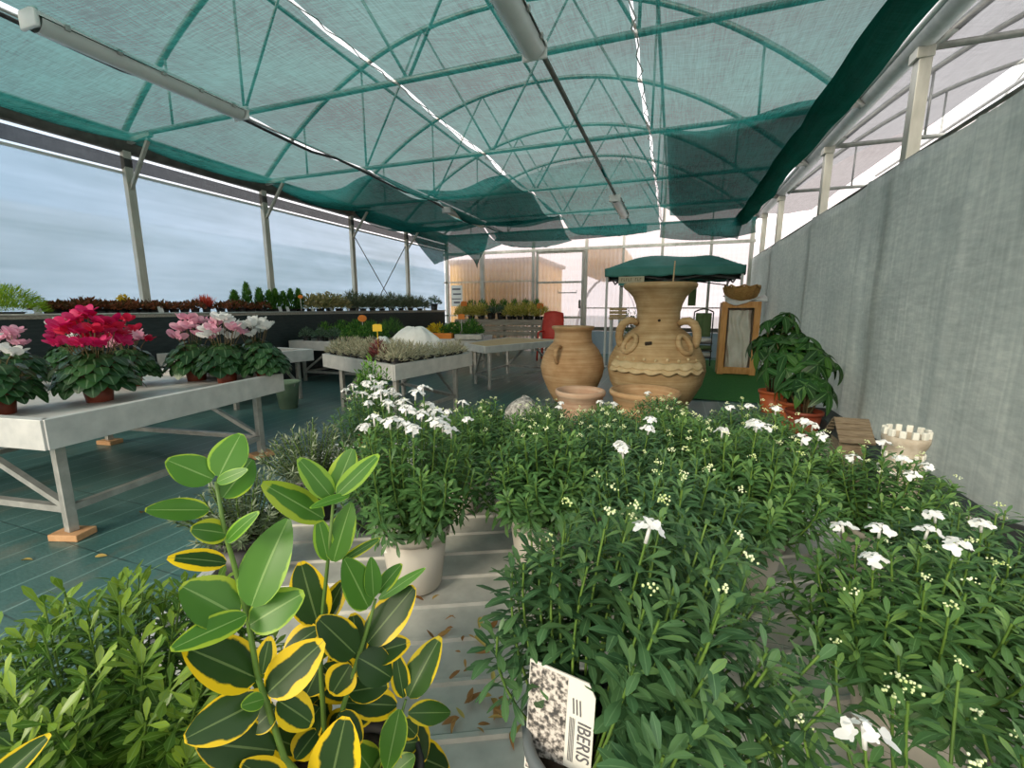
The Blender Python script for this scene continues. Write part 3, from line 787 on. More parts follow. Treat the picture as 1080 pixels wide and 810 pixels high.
PL = [  # a, b, prototype, turn, scale, label
    (-.11, .83, 2, .3, (1.0, 1.0, 1.04), 'white flowered iberis in a pale pot beside the bare bench slats'),
    (.122, .366, 4, 0, (1, 1, 1.06), 'bushy green iberis with the printed plant card in its pot'),
    (.31, .64, 1, 2.2, 1.0, 'green iberis in a pale pot standing directly behind the one with the card'),
    (.53, .74, 3, 4.9, (1, 1, 1.03), 'green iberis with a few white flowers above a leaf strewn slat gap'),
    (.15, .86, 0, 3.0, 1.0, 'dense budded iberis directly right of the white flowered pot on the left'),
    (.34, .92, 1, 5.1, .97, 'budded iberis in the third row, in front of the small terracotta jar'),
    (.53, .98, 0, .2, .95, 'budded iberis in the third row, in front of the large ornate urn'),
    (.72, .92, 3, 2.6, .96, 'iberis with white flowers in the third row, second from the right'),
    (.84, .77, 3, 2.0, (.9, .9, .84), 'white flowered iberis in front of the castle shaped planter'),
    (-.02, 1.16, 3, 1.7, .90, 'iberis with scattered flowers in the fourth row, at its left end'),
    (.18, 1.15, 0, 4.2, .88, 'budded iberis in the fourth row, second from the left'),
    (.38, 1.17, 1, .9, .86, 'budded iberis in the fourth row, third from the left'),
    (.58, 1.18, 0, 2.4, .86, 'budded iberis in the fourth row, fourth from the left'),
    (.78, 1.13, 1, 3.6, .90, 'budded iberis in the fourth row, at its right end'),
    (.05, 1.41, 0, 2.2, .80, 'iberis in the farthest row of the bench, at its left end'),
    (.26, 1.40, 1, 5.2, .76, 'iberis in the farthest row of the bench, second from the left'),
    (.46, 1.41, 0, .7, .74, 'iberis in the farthest row of the bench, third from the left'),
    (.66, 1.41, 1, 1.9, .80, 'iberis in the farthest row of the bench, at its right end'),
    (.53, .41, 3, 5.9, (.95, .95, .88), 'iberis right of the card pot, white flowers leaning to the right'),
    (.74, .50, 1, 2.9, (.95, .95, .82), 'leafy budded iberis at the right edge of the photo'),
    (.33, .20, 5, 3.9, (.95, .95, .90), 'loose iberis full of green buds at the bottom edge, nearest the camera'),
    (.50, .18, 5, 4.9, (.9, .9, .84), 'loose iberis full of green buds at the bottom edge, farther right'),
    (.70, .31, 3, 1.2, (.9, .9, .82), 'white flowered iberis in the bottom right corner'),
]
for a_, b_, k, rz, s_, lab in PL:
    dup(protos[k], bp(a_, b_), rz, s_, lab, 'iberis pots on the foreground bench')
for p in protos: drop(p)

# plant card in the near pot
cp = bp(.11, .36)
card = thing('plant_label', 'printed white plant card with a speckled picture reading IBERIS', 'label', onz(590, 792, .775))
yv = V((-.16, -.98, 0)).normalized()                 # facing direction of the card
ex = V((-yv.y, yv.x, 0)); p0 = V((-.082, .350, .742)); tilt = (UP*.97-yv*.10).normalized()
CW, CH = .068, .116
def cardp(u, v, o=0): return p0+ex*(CW*(u-.5))+tilt*(CH*v)+yv*o
b = MB(); b.grid(lambda u, v: cardp(u, v-(.10*max(0, u-.9)/.1*(v > .8))), 10, 10); solid(b.build('card', 'paper', card, False), .0015)
t_ = NT('speckled_print'); nz = t_.noise(210, 2, t_.objco()); nb = t_.noise(40, 2, t_.objco())
M['speckle'] = t_.done(t_.pbsdf(t_.ramp(t_.math('ADD', t_.math('MULTIPLY', nz, .75), t_.math('MULTIPLY', nb, .25)), [(.40, (.05, .05, .05, 1)), (.48, (.25, .23, .21, 1)), (.56, (.62, .58, .54, 1))]), .5))
b = MB(); b.grid(lambda u, v: cardp(.02+.58*u, .02+.96*v, .0013), 4, 4); b.build('picture', 'speckle', card, False)
def text(s, name, size, origin, right, up_, mat, parent, stretch=1.0):
    cu = bpy.data.curves.new(name, 'FONT'); cu.body = s; cu.size = size; cu.extrude = .0001; cu.align_x = 'LEFT'
    o = bpy.data.objects.new(name, cu); C.objects.link(o); cu.materials.append(M[mat])
    n_ = right.cross(up_)
    m = Matrix((right*stretch, up_, n_)).transposed().to_4x4(); m.translation = origin-(parent.matrix_world.translation if False else parent.location)
    me = bpy.data.meshes.new_from_object(o); bpy.data.objects.remove(o)
    o = bpy.data.objects.new(name, me); C.objects.link(o); o.matrix_local = m; o.parent = parent
    return o
text('IBERIS', 'printed_name', .0185, cardp(.78, .66, .0016), -tilt, ex, 'ink', card, .82)
b = MB()
for k in range(4): b.add([cardp(.655+.022*k, .28, .0015), cardp(.665+.022*k, .28, .0015), cardp(.665+.022*k, .66, .0015), cardp(.655+.022*k, .66, .0015)], [(0, 1, 2, 3)])
for k in range(3): b.add([cardp(.70+.05*k, .70, .0015), cardp(.72+.05*k, .70, .0015), cardp(.70+.05*k, .83, .0015), cardp(.68+.05*k, .83, .0015)], [(0, 1, 2, 3)])
b.build('small_print', 'ink', card, False)

# other small white cards in pots
for a_, b_, lab, u in ((-.15, .79, 'blank white plant card leaning in the white flowered iberis pot', .3), (.93, .66, 'speckled plant card standing among iberis at the right', 2.2)):
    p = bp(a_, b_, .74); b = MB(); e = V((cos(u), sin(u), 0)); nn = V((-sin(u), cos(u), 0))
    b.grid(lambda uu, v: p+e*(.034*(uu-.5))+UP*(.085*v)+nn*(.02*v), 2, 4)
    tag(solid(b.build('plant_label', 'speckle' if 'speckled' in lab else 'paper', None, False), .001), lab, 'label')

# dry leaves on the slats
def dry(p, L, rz, s=.30, m='dryleaf'):
    b = MB(); d = V((cos(rz), sin(rz), R_(-.05, .12)))
    b.leaf(V(p)+UP*.004, d, UP+V((R_(-.4, .4), R_(-.4, .4), 0)), L, L*s, oval, R_(-.2, .5), R_(.1, .7), 5, R_(0, 1)); return b.build('dried_leaf', m)
random.seed(5)
for (x, y, n_) in ((495, 665, 9), (510, 745, 8), (500, 700, 5), (450, 755, 2), (480, 760, 4), (778, 602, 7), (785, 640, 6), (760, 690, 4), (480, 690, 3), (520, 780, 4), (440, 620, 3)):
    for k in range(n_):
        o = dry(onz(x+R_(-22, 22), y+R_(-16, 16), BZ+.001), R_(.014, .032), R_(0, 6.3), R_(.18, .4))
        tag(o, 'small curled tan dry leaf lying on the foreground bench slats', 'leaf', 'dry leaves on the bench slats')
for i, (x, y) in enumerate(((22, 592), (100, 588), (150, 540), (470, 405), (255, 500))):
    o = dry(onz(x, y, .003), .05, R_(0, 6), .5); tag(o, ['pale dry leaf on the green floor beside the timber foot block', 'tan dry leaf on the green floor right of the foot block', 'dry leaf on the floor under the cyclamen bench', 'dry leaf on the floor near the silver plant bench', 'dry leaf on the floor right of the cyclamen bench leg'][i], 'leaf')

# ------------------------------------------------------------------ variegated euonymus in the foreground
EB = V((-.255, .255, 0)); EN = -EB.normalized()      # direction from the plant to the viewer
def eu(x, y, o=0.0):
    d = ray(x, y); q = EB+EN*o
    return CAM+d*((q-CAM).dot(EN)/d.dot(EN))
egg = lambda v: max(.04, sin(pi*min(.985, v**.82*.97+.02))**.62)
def eleaf(b, bx, by, tx, ty, w, age, o1, o2, fold=.16, bend=.08, turn=0.0, cup=.1):
    p, q = eu(bx, by, o1), eu(tx, ty, o2); d = q-p
    dep = (p-CAM).dot(FWD)
    nrm = ((CAM-p).normalized()*.9+UP*.45)
    nrm = (nrm-d.normalized()*nrm.dot(d.normalized())).normalized()
    if turn: nrm = Matrix.Rotation(turn, 3, d.normalized()) @ nrm
    # short petiole, then the blade
    b.leaf(p+d*.03, d, nrm, d.length*1.0, w*dep/F, egg, bend, fold, 12, R_(0, 1), age, cup, 8)
random.seed(3)
et = thing('euonymus_plant', 'variegated euonymus with glossy yellow edged leaves in the left foreground', 'plant', (EB.x, EB.y, BZ))
b = pot_mb(.07, .13, BZ); b.v = [(x+EB.x, y+EB.y, z) for x, y, z in b.v]; b.build('pot', 'potblack', et)
b = soil_mb(.07, BZ+.115); b.v = [(x+EB.x, y+EB.y, z) for x, y, z in b.v]; b.build('soil', 'soil', et)
SH = {
 'A': ([(345, 850), (300, 800), (280, 738), (271, 710), (262, 655), (246, 592), (237, 562), (228, 508)], .03, [
  (230, 504, 253, 457, 37, .05, 0, -.01), (226, 506, 177, 485, 37, .1, 0, .0), (234, 526, 266, 484, 34, .15, 0, -.015),
  (228, 509, 258, 495, 14, 0, .005, .015), (222, 538, 155, 537, 26, .25, 0, .01), (240, 563, 205, 556, 27, .35, 0, .012),
  (238, 572, 266, 541, 17, 0, .004, .018), (264, 642, 298, 549, 50, .05, .008, .0), (252, 650, 194, 617, 50, .2, .004, .006),
  (262, 648, 182, 682, 29, .15, .008, .03), (262, 660, 316, 626, 42, .1, .006, .015), (240, 594, 179, 584, 26, .95, -.012, -.008),
  (272, 716, 198, 681, 52, 1, 0, .01), (280, 733, 337, 679, 46, 1, 0, .006), (279, 737, 255, 744, 18, .1, .008, .016),
  (277, 738, 196, 778, 44, 1, .002, .02), (292, 745, 262, 772, 28, .9, -.006, -.002), (292, 738, 332, 762, 38, .95, 0, .01),
  (292, 792, 211, 783, 44, 1, 0, .012), (300, 835, 262, 806, 34, 1, .01, .02), (276, 712, 284, 672, 22, .9, -.01, -.02)]),
 'B': ([(350, 850), (342, 770), (338, 700), (341, 640), (346, 590), (352, 524)], -.015, [
  (351, 526, 317, 484, 27, .05, 0, .002), (353, 520, 371, 474, 29, .15, -.004, -.012), (354, 523, 398, 479, 23, .05, .004, .002),
  (343, 548, 279, 510, 36, .2, 0, .004), (370, 522, 327, 532, 11, 0, .006, .014), (351, 594, 369, 532, 28, .1, .003, .0),
  (346, 592, 336, 547, 20, .05, .002, .0), (360, 592, 399, 567, 11, .4, 0, .004), (336, 660, 317, 596, 40, 1, -.008, -.012),
  (337, 662, 298, 688, 30, 1, -.004, .0), (342, 655, 362, 612, 24, .95, -.01, -.015), (336, 705, 322, 735, 34, 1, -.01, -.004),
  (340, 700, 372, 742, 40, 1, -.012, -.006), (338, 745, 306, 790, 38, 1, -.012, -.006), (345, 845, 362, 762, 54, 1, .05, .045),
  (338, 735, 300, 715, 36, 1, -.02, -.02)]),
 'C': ([(352, 850), (362, 745), (379, 690), (390, 655), (396, 632)], .005, [
  (389, 642, 365, 591, 34, .05, 0, .004), (394, 631, 392, 590, 18, .05, 0, 0), (398, 626, 422, 594, 19, .2, -.002, -.006),
  (398, 633, 447, 599, 12, .0, .003, .006), (386, 680, 435, 620, 40, 1, 0, .0), (376, 691, 338, 653, 36, 1, .002, .006),
  (377, 693, 416, 714, 38, 1, .004, .014), (384, 692, 433, 676, 30, 1, -.004, -.002), (370, 700, 348, 735, 34, 1, -.004, .0),
  (356, 752, 383, 785, 26, 1, .004, .012), (366, 730, 410, 722, 28, 1, -.01, -.01)]),
 'D': ([(365, 850), (402, 800), (420, 765), (428, 738)], -.005, [
  (430, 737, 461, 673, 34, .8, 0, -.006), (429, 752, 477, 751, 24, .75, 0, .004), (422, 746, 407, 815, 28, .2, .008, .02),
  (426, 737, 418, 692, 20, .9, -.004, -.008), (420, 744, 364, 741, 30, 1, -.002, .002), (416, 785, 443, 782, 26, .9, -.006, -.004),
  (408, 822, 436, 798, 26, .15, .004, .01), (398, 822, 374, 786, 32, .3, .0, .004), (424, 760, 440, 776, 22, .8, -.008, -.004)]),
}
for k, (path, o, leaves) in SH.items():
    b = MB(); n = len(path)
    b.tube([eu(x, y, o) for x, y in path], [.0026-.0014*i/(n-1) for i in range(n)], 8)
    s_ = b.build('stem', 'stemgreen', et)
    b = MB()
    for (bx, by, tx, ty, w, age, o1, o2) in leaves:
        eleaf(b, bx, by, tx, ty, w, age, o+o1, o+o2, R_(.08, .26), R_(.02, .16), R_(-.25, .25), R_(0, .25))
    for j in range(9 if k in 'AB' else 5):     # old leaves low down and behind
        x, y = path[1] if j % 2 else path[2]; g = R_(0, 6.3); L = R_(38, 62)
        x += R_(-15, 15); y += R_(-10, 60)
        eleaf(b, x, y, x+L*cos(g), y+L*.8*sin(g), R_(28, 40), 1, o-.03, o-R_(.02, .06))
    b.build('foliage', 'euonymus', s_)
# a second euonymus whose shoot enters at the lower left corner
e2 = thing('euonymus_plant', 'single yellow edged euonymus leaf tip entering at the lower left corner', 'plant', (-.40, .04, BZ))
b = MB(); b.lathe([(0, BZ+.006), (.05, BZ), (.066, BZ+.11), (.07, BZ+.112), (.07, BZ+.13), (.062, BZ+.128), (.06, BZ+.11), (0, BZ+.11)], (-.40, .04, 0)); b.build('pot', 'potred', e2)
b = MB(); tipb = eu(-30, 850, .06); b.tube([V((-.40, .04, BZ+.11)), V((-.38, .07, BZ+.2)), tipb], .003, 6); b.build('stem', 'stemgreen', e2)
b = MB(); eleaf(b, -30, 850, 50, 776, 30, .9, .06, .05, .5, .05)
eleaf(b, -30, 850, -60, 800, 30, .9, .06, .05); eleaf(b, -30, 855, 10, 880, 30, .9, .06, .08); b.build('foliage', 'euonymus', e2)

# ------------------------------------------------------------------ generic potted shrubs
def shrub(name, label, seed, nst, R, H, Ll, ratio, mat, nl=22, pot='potblack', ph=.12, pr=.065, prof=spoon, u0=.15, stem='stembrown', dome=.4, lift=.5, group=None, cat='plant', bend=.15, n=4, sw=.0018):
    random.seed(seed); root = thing(name, label, cat, (0, 0, 0), group)
    if pot: pot_mb(pr, ph).build('pot', pot, root); soil_mb(pr, ph*.86).build('soil', 'soil', root)
    fo, st = MB(), MB()
    for i in range(nst):
        g = i*2.39996+R_(-.3, .3); q = sqrt((i+.5)/nst)
        b0 = V((cos(g)*pr*.7*q, sin(g)*pr*.7*q, ph*.86))
        tip = V((cos(g)*R*q*R_(.88, 1.12), sin(g)*R*q*R_(.88, 1.12), ph*.86+H*(1-dome*q**2.2)*R_(.82, 1.08)))
        mid = b0*.4+tip*.6+V((R_(-.01, .01), R_(-.01, .01), 0))
        P = lambda u: b0*(1-u)**2+mid*2*u*(1-u)+tip*u*u
        T = lambda u: ((mid-b0)*(1-u)+(tip-mid)*u).normalized()
        st.tube([P(k/4) for k in range(5)], [sw, sw, sw*.9, sw*.8, sw*.6], 4, False)
        a = R_(0, 6)
        for k in range(nl):
            u = u0+(1-u0)*k/nl; a += 2.4+R_(-.3, .3); tt = T(u)
            s1 = tt.cross(V((.31, .7, .2))).normalized(); s2 = tt.cross(s1)
            el = lift+R_(-.25, .3)+.5*max(0, u-.7)/.3
            d = (s1*cos(a)+s2*sin(a))*cos(el)+tt*sin(el)
            ll = Ll*R_(.75, 1.2)
            fo.leaf(P(u), d, tt, ll, ll*ratio, prof, R_(-.5, 1.5)*bend, .15, n, min(1, max(0, R_(.05, .6)+.45*(u > .85))))
    st.build('stems', stem, root); fo.build('foliage', mat, root); return root
pbox = shrub('evergreen_shrub', 'bushy bright green evergreen in an orange pot at the lower left', 21, 105, .15, .190, .022, .27, 'boxleaf', 44, 'potorange', .13, .07, spoon, .2, 'stemgreen', .45, .30, sw=.0012)
pbox.location = (-.445, .185, BZ)
psil = shrub('silver_shrub', 'silver leaved shrub behind the variegated euonymus, nearest the aisle', 22, 60, .125, .15, .018, .17, 'silver', 40, 'potblack', .12, .065, blade, .15, 'stemgreen', .55, .3)
psil.location = bp(-.46, .90); psil.scale = (1.05, 1.05, .85)
dup(psil, bp(-.41, 1.16), 1.2, 1.0, 'silver leaved shrub at the left edge behind the first silver one')
dup(psil, bp(-.25, 1.08), 2.2, .8, 'silver leaved shrub in the brown pot beside the bench slats')
random.seed(8)
pw = iberis('iberis_plant', 33, 34, .12, .22, .030, 'iberis2', 16, 8, 'potred', .12, .06)
pw.location = bp(-.29, 1.34); tag(pw, 'white flowered iberis behind the silver shrubs at the left of the bench', 'plant', 'iberis pots on the foreground bench')
ph_ = shrub('evergreen_shrub', 'upright green shrub at the far left corner of the foreground bench', 24, 22, .06, .26, .026, .28, 'herb', 26, 'potred', .12, .06, spoon, .3, 'stemgreen', .3, .5)
ph_.location = bp(-.34, 1.58)

# ------------------------------------------------------------------ cyclamens
heart = lambda v: max(.05, (sin(pi*min(.98, v**.62*.97+.015)))**.7)
def cyclamen_base(seed):
    random.seed(seed); root = thing('cyclamen', 'x', 'plant')
    pot_mb(.075, .13).build('pot', 'potred', root); soil_mb(.075, .112).build('soil', 'soil', root)
    fo, st = MB(), MB()
    for i in range(88):
        g = i*2.39996; q = sqrt((i+.5)/88); th = q*1.75
        p = V((cos(g)*.17*sin(min(th, 1.57))*R_(.85, 1.1), sin(g)*.17*sin(min(th, 1.57))*R_(.85, 1.1), .13+.17*max(-.35, cos(th))*R_(.85, 1.1)))
        b0 = V((cos(g)*.02, sin(g)*.02, .115))
        st.tube([b0, b0*.5+p*.5+V((0, 0, .02)), p], .0018, 4, False)
        d = V((cos(g), sin(g), -.35-.35*q+R_(-.2, .2)))
        nrm = V((cos(g)*.6*q, sin(g)*.6*q, 1))
        L = R_(.06, .085); fo.leaf(p-d.normalized()*.02, d, nrm, L, L*R_(.95, 1.15), heart, R_(.1, .35), .12, 6, R_(0, .8), 0, .2, 4)
    st.build('leaf_stalks', 'stembrown', root); fo.build('foliage', 'cycleaf', root); return root
FLM = {}
def cyflower(mat):
    if mat in FLM: return FLM[mat]
    b = MB()
    for k in range(5):
        g = 2*pi*k/5; o = V((cos(g), sin(g), 0))
        b.leaf(V((0, 0, 0))+o*.004, o*.75+UP*.85, UP*-.5+o*.8+V((sin(g), -cos(g), 0))*.5, .040, .034, lambda v: .35+.65*sin(pi*min(1, v*.72+.2))**.8 if v < .99 else .3, -.22, .15, 5, R_(0, 1), 0, 0, 4)
    b.tube([(0, 0, -.010), (0, 0, .004)], [.004, .007], 6)
    FLM[mat] = b.build('flower', mat); return FLM[mat]
cb = [cyclamen_base(41), cyclamen_base(42)]
def cyclamen(px, py, mats, nfl, seed, label, sc_=1.0, spread=.13):
    p = onz(px, py, .615)
    r = dup(cb[seed % 2], p, seed*1.3, sc_, label, 'cyclamens on the aluminium bench'); random.seed(seed)
    for i in range(nfl):
        m = mats[i % len(mats)]; g = i*2.4+R_(-.4, .4); q = sqrt((i+.5)/max(1, nfl)); rr = spread*q
        tip = V((cos(g)*rr, sin(g)*rr, .47-.13*q*q+R_(-.05, .04)))
        b = MB(); b.tube([V((cos(g)*.015, sin(g)*.015, .12)), V((cos(g)*rr*.7, sin(g)*rr*.7, .3)), tip], .0022, 5); s_ = b.build('flower_stalk', 'stembrown', r, True, False)
        f = cyflower(m).copy(); C.objects.link(f); f.parent = s_; f.location = tip; f.rotation_euler = (R_(-.4, .4), R_(-.4, .4), R_(0, 6)); f.scale = (R_(1.3, 1.7),)*3
    return r
cyclamen(2, 438, ['petal'], 5, 51, 'white cyclamen cut by the left edge of the photo', 1.0, .10)
cyclamen(22, 412, ['pink'], 7, 52, 'pale pink cyclamen at the left end of the bench', .95, .09)
cyclamen(106, 424, ['magenta', 'crimson', 'magenta'], 28, 53, 'bright magenta cyclamen at the front of the bench', 1.12, .15)
cyclamen(80, 400, ['petal', 'magenta'], 12, 54, 'white and magenta cyclamen behind the bright magenta one', 1.0, .12)
cyclamen(140, 408, ['crimson', 'pink'], 12, 55, 'crimson and pink cyclamen right behind the bright magenta one', 1.0, .13)
cyclamen(208, 402, ['pink'], 13, 56, 'pale pink cyclamen left of the white ones near the bench end', 1.08, .13)
cyclamen(240, 404, ['petal', 'petal', 'pink'], 15, 57, 'white cyclamen in a brown pot above the front rim', 1.08, .12)
cyclamen(272, 398, ['petal'], 15, 58, 'white cyclamen at the right end of the bench', 1.08, .12)
cyclamen(281, 402, ['petal'], 0, 59, 'leafy cyclamen without flowers at the far end of the bench', 1.0)
for c_ in cb: drop(c_)
for f in FLM.values(): bpy.data.objects.remove(f)
p = onz(203, 398, .615); b = MB(); b.lathe([(0, .004), (.028, 0), (.04, .055), (.043, .056), (.043, .066), (.037, .066), (.034, .05), (0, .05)], p)
tag(b.build('plant_pot', 'orangepl'), 'small bright orange pot under the pale pink cyclamen', 'pot')
# bucket
p = onz(302, 428, 0); p = V((-4.35, 4.0, 0)); t = thing('bucket', 'pale green plastic flower bucket on the floor beyond the cyclamen bench', 'bucket', p)
b = MB(); b.lathe([(0, .005), (.10, 0), (.14, .30), (.155, .31), (.155, .33), (.14, .33), (.105, .02), (0, .02)], p, 28); b.build('body', 'bucket', t)
b = MB(); b.tube([p+V((.15*cos(k*pi/10), -.02, .32-.10*sin(k*pi/10))) for k in range(11)], .005, 6); b.build('handle', 'galv', t)

# ------------------------------------------------------------------ small plants on the staging and benches
def bush(name, cat, seed, R, H, n, L, ratio, mat, mode='dome', pot='potblack', ph=.10, pr=.055, prof=blade):
    random.seed(seed); root = thing(name, 'x', cat)
    if pot: pot_mb(pr, ph).build('pot', pot, root)
    b = MB()
    for i in range(n):
        g = R_(0, 2*pi); z = R_(0, 1)
        if mode == 'cone':
            rr = R*(1-z)**.6*(.75+.35*z)*R_(.7, 1.05)*(1 if z > .12 else .8); p = V((cos(g)*rr*.85, sin(g)*rr*.85, ph*.7+H*z)); d = V((cos(g)*.5, sin(g)*.5, 1.0))
        elif mode == 'spike':
            q = sqrt(R_(0, 1)); p = V((cos(g)*R*.45*q, sin(g)*R*.45*q, ph*.85+H*.1*z)); d = V((cos(g)*q*R/H*1.3, sin(g)*q*R/H*1.3, 1))
        else:
            q = sqrt(R_(0, 1)); zz = sqrt(max(0, 1-q*q))*R_(.22, 1); p = V((cos(g)*R*q, sin(g)*R*q, ph*.8+H*zz)); d = V((cos(g)*q, sin(g)*q, .7*zz+.25))+V((R_(-.4, .4), R_(-.4, .4), R_(-.3, .4)))
        ll = L*R_(.7, 1.25)
        b.leaf(p-d.normalized()*ll*.3, d, V((cos(g), sin(g), .6)), ll, ll*ratio, prof, R_(-.1, .3), .15, 3, min(1, max(0, z*.5+R_(0, .6))))
    b.build('foliage', mat, root); return root
B = dict(
 lime=bush('golden_conifer', 'plant', 61, .27, .34, 2200, .06, .10, 'lime', 'dome', ph=.04, pr=.12),
 rust=bush('bronze_shrub', 'plant', 62, .12, .11, 260, .045, .35, 'rust', 'dome', ph=.07, prof=oval),
 plume=bush('celosia', 'plant', 63, .15, .22, 90, .20, .10, 'redplume', 'spike', ph=.10),
 conifer=bush('dwarf_conifer', 'plant', 64, .085, .30, 420, .05, .2, 'conifer', 'cone', ph=.05),
 vari=bush('variegated_shrub', 'plant', 65, .16, .22, 420, .05, .36, 'variegated', 'dome', prof=oval, ph=.05),
 lav=bush('lavender', 'plant', 66, .17, .22, 620, .09, .09, 'lavender', 'dome', ph=.05),
 herb=bush('herb_plant', 'plant', 67, .13, .17, 260, .05, .3, 'herb', 'dome', prof=oval),
 blue=bush('bluegreen_shrub', 'plant', 68, .11, .13, 260, .035, .3, 'bluegreen', 'dome', prof=oval),
 fluffy=bush('feathery_herb', 'plant', 69, .20, .22, 700, .07, .06, 'herb', 'dome'),
 silver=bush('silver_bush', 'plant', 70, .085, .16, 240, .05, .14, 'palesilver', 'dome', ph=.09, pr=.05),
 burg=bush('burgundy_heather', 'plant', 71, .085, .20, 240, .05, .16, 'burgundy', 'dome', ph=.09),
 yflow=bush('yellow_flower_plant', 'plant', 72, .13, .15, 260, .045, .5, 'yellow', 'dome', prof=oval),
 ygreen=bush('yellow_green_shrub', 'plant', 73, .15, .20, 420, .06, .22, 'yellowgreen', 'dome', prof=oval, ph=.05),
 white=bush('white_flower_plant', 'plant', 74, .13, .14, 240, .04, .5, 'herb', 'dome', prof=oval))
def put(k, p, s=1, label='', group=None): return dup(B[k], p, R_(0, 6), s, label, group)
random.seed(15)
def shelf(x, X=-6.14): q = onx(x, 328, X); return V((X, q.y, SZ))
put('lime', shelf(8, -6.1), (1.05, 1.05, .80), 'golden feathery conifer at the left end of the black fronted staging', None)
rx = [52, 62, 72, 82, 92, 103, 114, 125, 137, 148, 159, 170, 181, 192, 203, 230, 241, 252, 263, 274]
for i, x in enumerate(rx):
    put('rust', shelf(x+3), (1.0+.02*(20-i) if i < 12 else 1, 1.1, R_(.85, 1.1)), '%s bronze red shrub from the left on the black fronted staging' % ORD[i], 'bronze shrubs on the staging')
put('yflow', shelf(132, -6.24)+UP*.06, (.55, .55, .75), 'small yellow flower behind the bronze shrubs by the second window post', None)
put('plume', shelf(218, -6.2), 1.05, 'red plumed celosia among the bronze shrubs on the staging', None)
for i, (x, h) in enumerate(((249, .95), (262, 1.3), (275, 1.1), (285, 1.02), (292, 1.1), (300, 1.0), (308, 1.12), (316, 1.15))):
    put('conifer', shelf(x, -6.2), (R_(1.5, 1.8), R_(1.5, 1.8), h*1.0), '%s dwarf conifer from the left on the staging' % ORD[i], 'dwarf conifers on the staging')
for i, x in enumerate((328, 338, 348, 358)):
    put('vari', shelf(x), (1.45, 1.45, R_(1.2, 1.4)), '%s yellow variegated shrub from the left on the staging' % ORD[i], 'variegated shrubs on the staging')
for i, x in enumerate((372, 383, 393, 403, 413, 423, 433, 443)):
    put('lav', shelf(x, -6.12), (1.35, 1.35, R_(1.25, 1.6)), '%s grey green lavender from the left on the staging' % ORD[i], 'lavenders on the staging')
put('blue', shelf(458), (1.9, 1.9, 1.9), 'single small shrub at the right end of the staging', None)
for i, x in enumerate((40, 170, 296, 304, 330, 350, 367, 412, 428, 448)):
    p = shelf(x, -6.0); b = MB(); e = .03
    b.add([p+V((.01, -e, 0)), p+V((.01, e, 0)), p+V((-.02, e, .09)), p+V((-.02, -e, .09))], [(0, 1, 2, 3)])
    tag(solid(b.build('plant_label', 'white', None, False), .003), '%s white plant label from the left along the staging edge' % ORD[i], 'label', 'white labels on the staging')
def stake(p, h, m, label, w=.055, round_=False):
    t = thing('price_tag', label, 'tag', p, 'coloured tags on stakes'); f = (CAM-p); f.z = 0; f.normalize(); e = V((-f.y, f.x, 0))
    b = MB(); b.tube([p, p+UP*h], .005, 5); b.build('stake', 'yellowpl' if m == 'yellowpl' else 'paper', t)
    b = MB(); c = p+UP*(h+.02)+f*.008; n = 12
    pts = [c+(e*cos(2*pi*k/n)*w+UP*sin(2*pi*k/n)*w*.8) for k in range(n)] if round_ else [c+e*a*w+UP*z*w for a, z in ((-1, -.7), (1, -.7), (1, .7), (.6, .9), (-.6, .9), (-1, .7))]
    b.add(pts, [tuple(range(len(pts)))]); solid(b.build('tag_plate', m, t, False), .004)
stake(shelf(318, -6.0), .24, 'orangepl', 'round orange tag on a stake at the edge of the staging', .04, True)

# bench with herbs behind the silver plants
hz = .615
for i, (x, y, k, s_) in enumerate(((-5.65, 5.68, 'blue', 1.15), (-5.38, 5.70, 'blue', 1.15), (-5.12, 5.72, 'blue', 1.1), (-4.85, 5.74, 'herb', 1), (-4.6, 5.76, 'herb', 1),
      (-5.62, 6.05, 'herb', 1.1), (-5.35, 6.07, 'herb', 1.15), (-5.05, 6.1, 'herb', 1.2), (-4.78, 6.1, 'herb', 1.1), (-4.52, 6.12, 'herb', 1.05),
      (-5.6, 6.45, 'herb', 1.3), (-5.3, 6.48, 'herb', 1.25), (-5.0, 6.5, 'herb', 1.3), (-4.62, 6.55, 'fluffy', 1.15))):
    put(k, V((x, y, hz)), (s_, s_, s_*R_(1.05, 1.3)), '%s %s on the herb bench, counting rows from the front left' % (ORD[i], {'blue': 'blue green shrub', 'herb': 'leafy green herb', 'fluffy': 'feathery pale green herb'}[k]), 'herbs on the bench')
stake(V((-4.72, 5.92, hz)), .40, 'orangepl', 'orange tag on a pale stake above the herb bench', .07, True)
# silver plants
q0, q1, q2, q3 = [V((a, b_, 0)) for a, b_ in ((-3.78, 4.02), (-2.41, 3.43), (-2.22, 4.71), (-3.6, 5.35))]
n_ = 0
for j, v in enumerate((.08, .21, .34)):
    for i in range(9):
        u = .06+.88*i/8; p = (q0*(1-u)+q1*u)*(1-v)+(q3*(1-u)+q2*u)*v; p.z = .615
        if j == 0 and i == 6:
            put('burg', p, 1.05, 'burgundy heather standing out among the silver bushes', None); continue
        put('silver', p, (1.05, 1.05, R_(.95, 1.15)), '%s silver bush from the left in the %s row of its bench' % (ORD[i], ('front', 'second', 'third')[j]), 'silver bushes on the bench')
for i, (u, v) in enumerate(((.93, .47), (.94, .60), (.95, .73), (.95, .86))):
    p = (q0*(1-u)+q1*u)*(1-v)+(q3*(1-u)+q2*u)*v; p.z = .615
    put('silver', p, (1.1, 1.1, 1.0), '%s silver bush going back along the right rim of its bench' % ORD[i], 'silver bushes on the bench')
p = (q0*.30+q1*.70)*.9+(q3*.3+q2*.7)*.1; p.z = .62
stake(p, .36, 'yellowpl', 'yellow tag on an orange stake beside the burgundy heather', .045)
